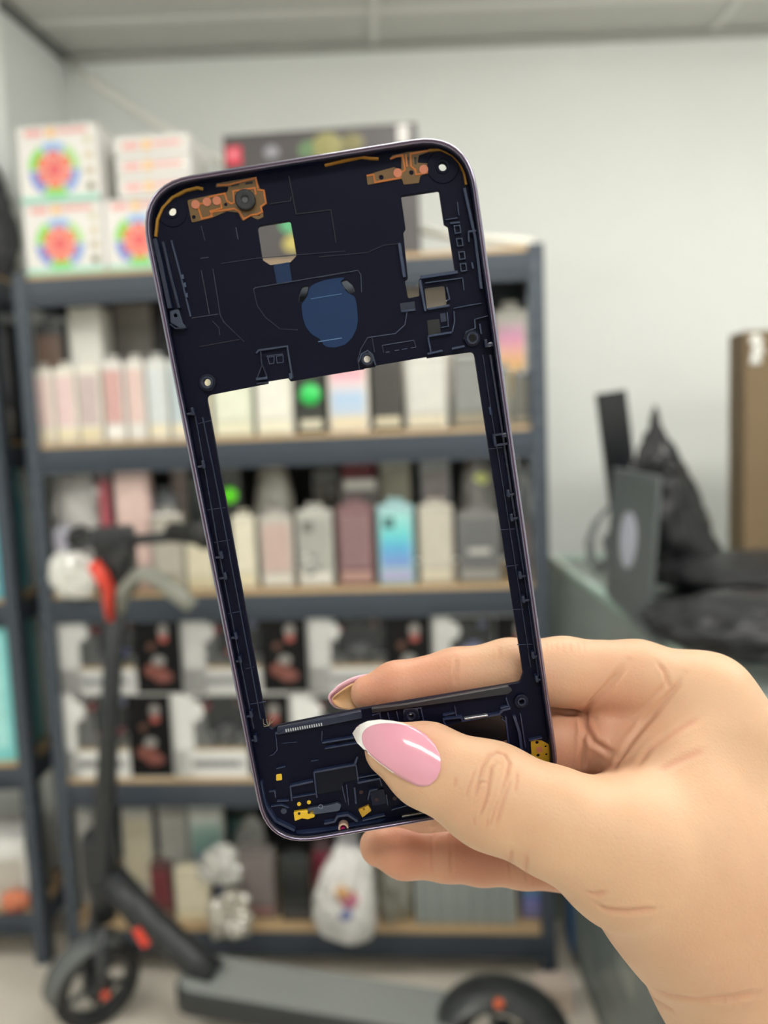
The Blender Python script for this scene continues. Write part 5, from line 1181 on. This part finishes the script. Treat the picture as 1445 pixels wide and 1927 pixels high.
# nails: shells fitted to the finger they grow on
bvh = BVHTree.FromPolygons([Vector(v) for v in VV2], [tuple(p.vertices) for p in me2.polygons])
def nail(name, upper, lower, m, lift=0.0004, droop=0.0, thick=0.0006, n=26, k=14, label=None, fit_lim=0.65):
    """upper / lower: the outline's two edges from cuticle to tip, in the photograph's pixels"""
    def samp(pl, s):
        d = [0.0]
        for a, b in zip(pl, pl[1:]): d.append(d[-1] + math.hypot(b[0] - a[0], b[1] - a[1]))
        s *= d[-1]
        for i in range(len(pl) - 1):
            if s <= d[i + 1] or i == len(pl) - 2:
                t = (s - d[i]) / max(1e-9, d[i + 1] - d[i]); return (pl[i][0] + t * (pl[i + 1][0] - pl[i][0]), pl[i][1] + t * (pl[i + 1][1] - pl[i][1]))
    WD = [0] * (n + 1); G_ = [[None] * (k + 1) for _ in range(n + 1)]; rows = []; rhs = []
    for i in range(n + 1):
        s = (1 - math.cos(math.pi * i / n)) / 2; u_, l_ = samp(upper, s), samp(lower, s)
        for j in range(k + 1):
            t = j / k; px, py = u_[0] + (l_[0] - u_[0]) * t, u_[1] + (l_[1] - u_[1]) * t
            G_[i][j] = (px, py, s, (2 * t - 1)); WD[i] = math.hypot(u_[0] - l_[0], u_[1] - l_[1])
            h = hit(px, py)
            if h is not None and s < fit_lim and h.z > 0.002:
                T = 2 * t - 1; rows.append([1, s, s * s, T, T * T]); rhs.append(h.z)
    co = np.linalg.lstsq(np.array(rows), np.array(rhs), rcond=None)[0]
    print('nail fit', co * 1000, len(rows))
    bm = bmesh.new(); vs = []
    for i in range(n + 1):
        row = []
        for j in range(k + 1):
            px, py, s, T = G_[i][j]; T *= WD[i] / max(WD)
            z = co[0] + co[1] * s + co[2] * s * s * 0.6 + co[3] * T - max(0.0022, min(0.0042, -co[4])) * T * T * (0.8) + lift - droop * max(0, s - 0.5) ** 2
            row.append(bm.verts.new(L3(px, py, z * 1000)))
        vs.append(row)
    for i in range(n):
        for j in range(k): bm.faces.new((vs[i][j], vs[i][j + 1], vs[i + 1][j + 1], vs[i + 1][j]))
    bmesh.ops.remove_doubles(bm, verts=bm.verts, dist=1e-6)
    bmesh.ops.recalc_face_normals(bm, faces=bm.faces)
    if sum(f.normal.z for f in bm.faces) < 0: bmesh.ops.reverse_faces(bm, faces=bm.faces)
    me = bpy.data.meshes.new(name); bm.to_mesh(me); bm.free()
    o = link(name, me, m, hand, True)
    sd = o.modifiers.new('thickness', 'SOLIDIFY'); sd.thickness = thick; sd.offset = -1
    if label: o['label'] = label
    return o, co, G_
PINK = mat('#dc9aad', 0.16, coat=0.6, var=0.04, scale=120)
TIP = mat('#f3eeec', 0.14, coat=0.8, var=0.02)
th_up = [(829, 1448), (829, 1424), (818, 1400), (800, 1381), (775, 1366), (745, 1357), (715, 1354), (690, 1357), (672, 1366), (663, 1380)]
th_lo = [(829, 1448), (821, 1466), (806, 1480), (786, 1480), (765, 1470), (740, 1455), (712, 1435), (688, 1414), (671, 1397), (663, 1380)]
tn, co_, g_ = nail('thumb_nail', th_up, th_lo, PINK, lift=0.0008, droop=0.012, label='glossy pink thumb nail')
# white free edge: the outline outside the smile line
nbv = BVHTree.FromPolygons([v.co.copy() for v in tn.data.vertices], [tuple(p.vertices) for p in tn.data.polygons])
nvs = [v.co.copy() for v in tn.data.vertices]
outer = [(775, 1366), (745, 1357), (715, 1354), (690, 1357), (672, 1366), (663, 1380), (671, 1397), (688, 1414), (712, 1435), (740, 1455)]
inner = [(776, 1367), (750, 1362), (722, 1361), (701, 1365), (687, 1373), (681, 1386), (684, 1402), (697, 1420), (718, 1438), (741, 1454)]
def dense(pl, m=6):
    pl = [Vector(p) for p in pl]; out = []
    for i in range(len(pl) - 1):
        p0, p1, p2, p3 = pl[max(i - 1, 0)], pl[i], pl[i + 1], pl[min(i + 2, len(pl) - 1)]
        for k in range(m):
            t = k / m; out.append(0.5 * ((2 * p1) + (p2 - p0) * t + (2 * p0 - 5 * p1 + 4 * p2 - p3) * t * t + (3 * p1 - p0 - 3 * p2 + p3) * t ** 3))
    return out + [pl[-1]]
du, di = dense(outer), dense(inner)
bm = bmesh.new(); prev = None
for a, b_ in zip(du, di):
    row = []
    for t in (0.0, 0.25, 0.5, 0.75, 1.0):
        q = a.lerp(b_, t); d = (PMi.to_3x3() @ ray(q.x, q.y)).normalized()
        h = nbv.ray_cast(EYEL, d, 1.0)[0]
        if h is None: h = min(nvs, key=lambda v: ((v - EYEL) - d * (v - EYEL).dot(d)).length)
        row.append(bm.verts.new(h - d * 0.00012))
    if prev:
        for k in range(4): bm.faces.new((prev[k], prev[k + 1], row[k + 1], row[k]))
    prev = row
bmesh.ops.recalc_face_normals(bm, faces=bm.faces)
if sum(f.normal.z for f in bm.faces) < 0: bmesh.ops.reverse_faces(bm, faces=bm.faces)
me = bpy.data.meshes.new('white_tip'); bm.to_mesh(me); bm.free()
o = link('white_tip', me, TIP, tn, True); o['label'] = 'white free edge of the thumb nail'

# the index nail is seen from below: a curved plate behind the fingertip, its underside tan
def shell(name, upper, lower, wedge, wmid, m, parent, thick=0.0006, n=18, k=12):
    u_, l_ = dense(upper, 5), dense(lower, 5); N = min(len(u_), len(l_)); bm = bmesh.new(); vs = []
    for i in range(N):
        row = []
        for j in range(k + 1):
            t = j / k; q = u_[i].lerp(l_[i], t); T = 2 * t - 1
            row.append(bm.verts.new(L3(q.x, q.y, wmid + (wedge - wmid) * T * T - 1.2 * (1 - i / (N - 1)) * (1 - T * T))))
        vs.append(row)
    for i in range(N - 1):
        for j in range(k): bm.faces.new((vs[i][j], vs[i][j + 1], vs[i + 1][j + 1], vs[i + 1][j]))
    bmesh.ops.remove_doubles(bm, verts=bm.verts, dist=1e-6); bmesh.ops.recalc_face_normals(bm, faces=bm.faces)
    me = bpy.data.meshes.new(name); bm.to_mesh(me); bm.free()
    o = link(name, me, m, parent, True)
    sd = o.modifiers.new('thickness', 'SOLIDIFY'); sd.thickness = thick; sd.offset = 0
    return o
U = [E_(*p) for p in [(1100, 244), (1020, 258), (960, 273), (905, 298), (860, 325), (825, 358), (800, 385), (792, 410)]]
Lw = [E_(*p) for p in [(1090, 480), (1020, 487), (950, 487), (900, 485), (860, 478), (830, 466), (805, 440), (792, 410)]]
ix = shell('index_nail', U, Lw, -15.6, -16.8, mat('#e6b4c4', 0.25, coat=0.5), hand); ix['label'] = 'pale pink index nail seen from behind the tip'
U2 = [E_(*p) for p in [(1095, 285), (1030, 292), (975, 305), (930, 325), (890, 350), (852, 378), (826, 402), (815, 418)]]
L2 = [E_(*p) for p in [(1080, 490), (1020, 494), (960, 492), (910, 486), (872, 478), (845, 464), (824, 442), (815, 418)]]
o = shell('nail_underside', U2, L2, -14.5, -15.2, mat('#d8ab7c', 0.5, var=0.15, scale=300), ix, 0.0003); o['label'] = 'tan underside of the index nail'
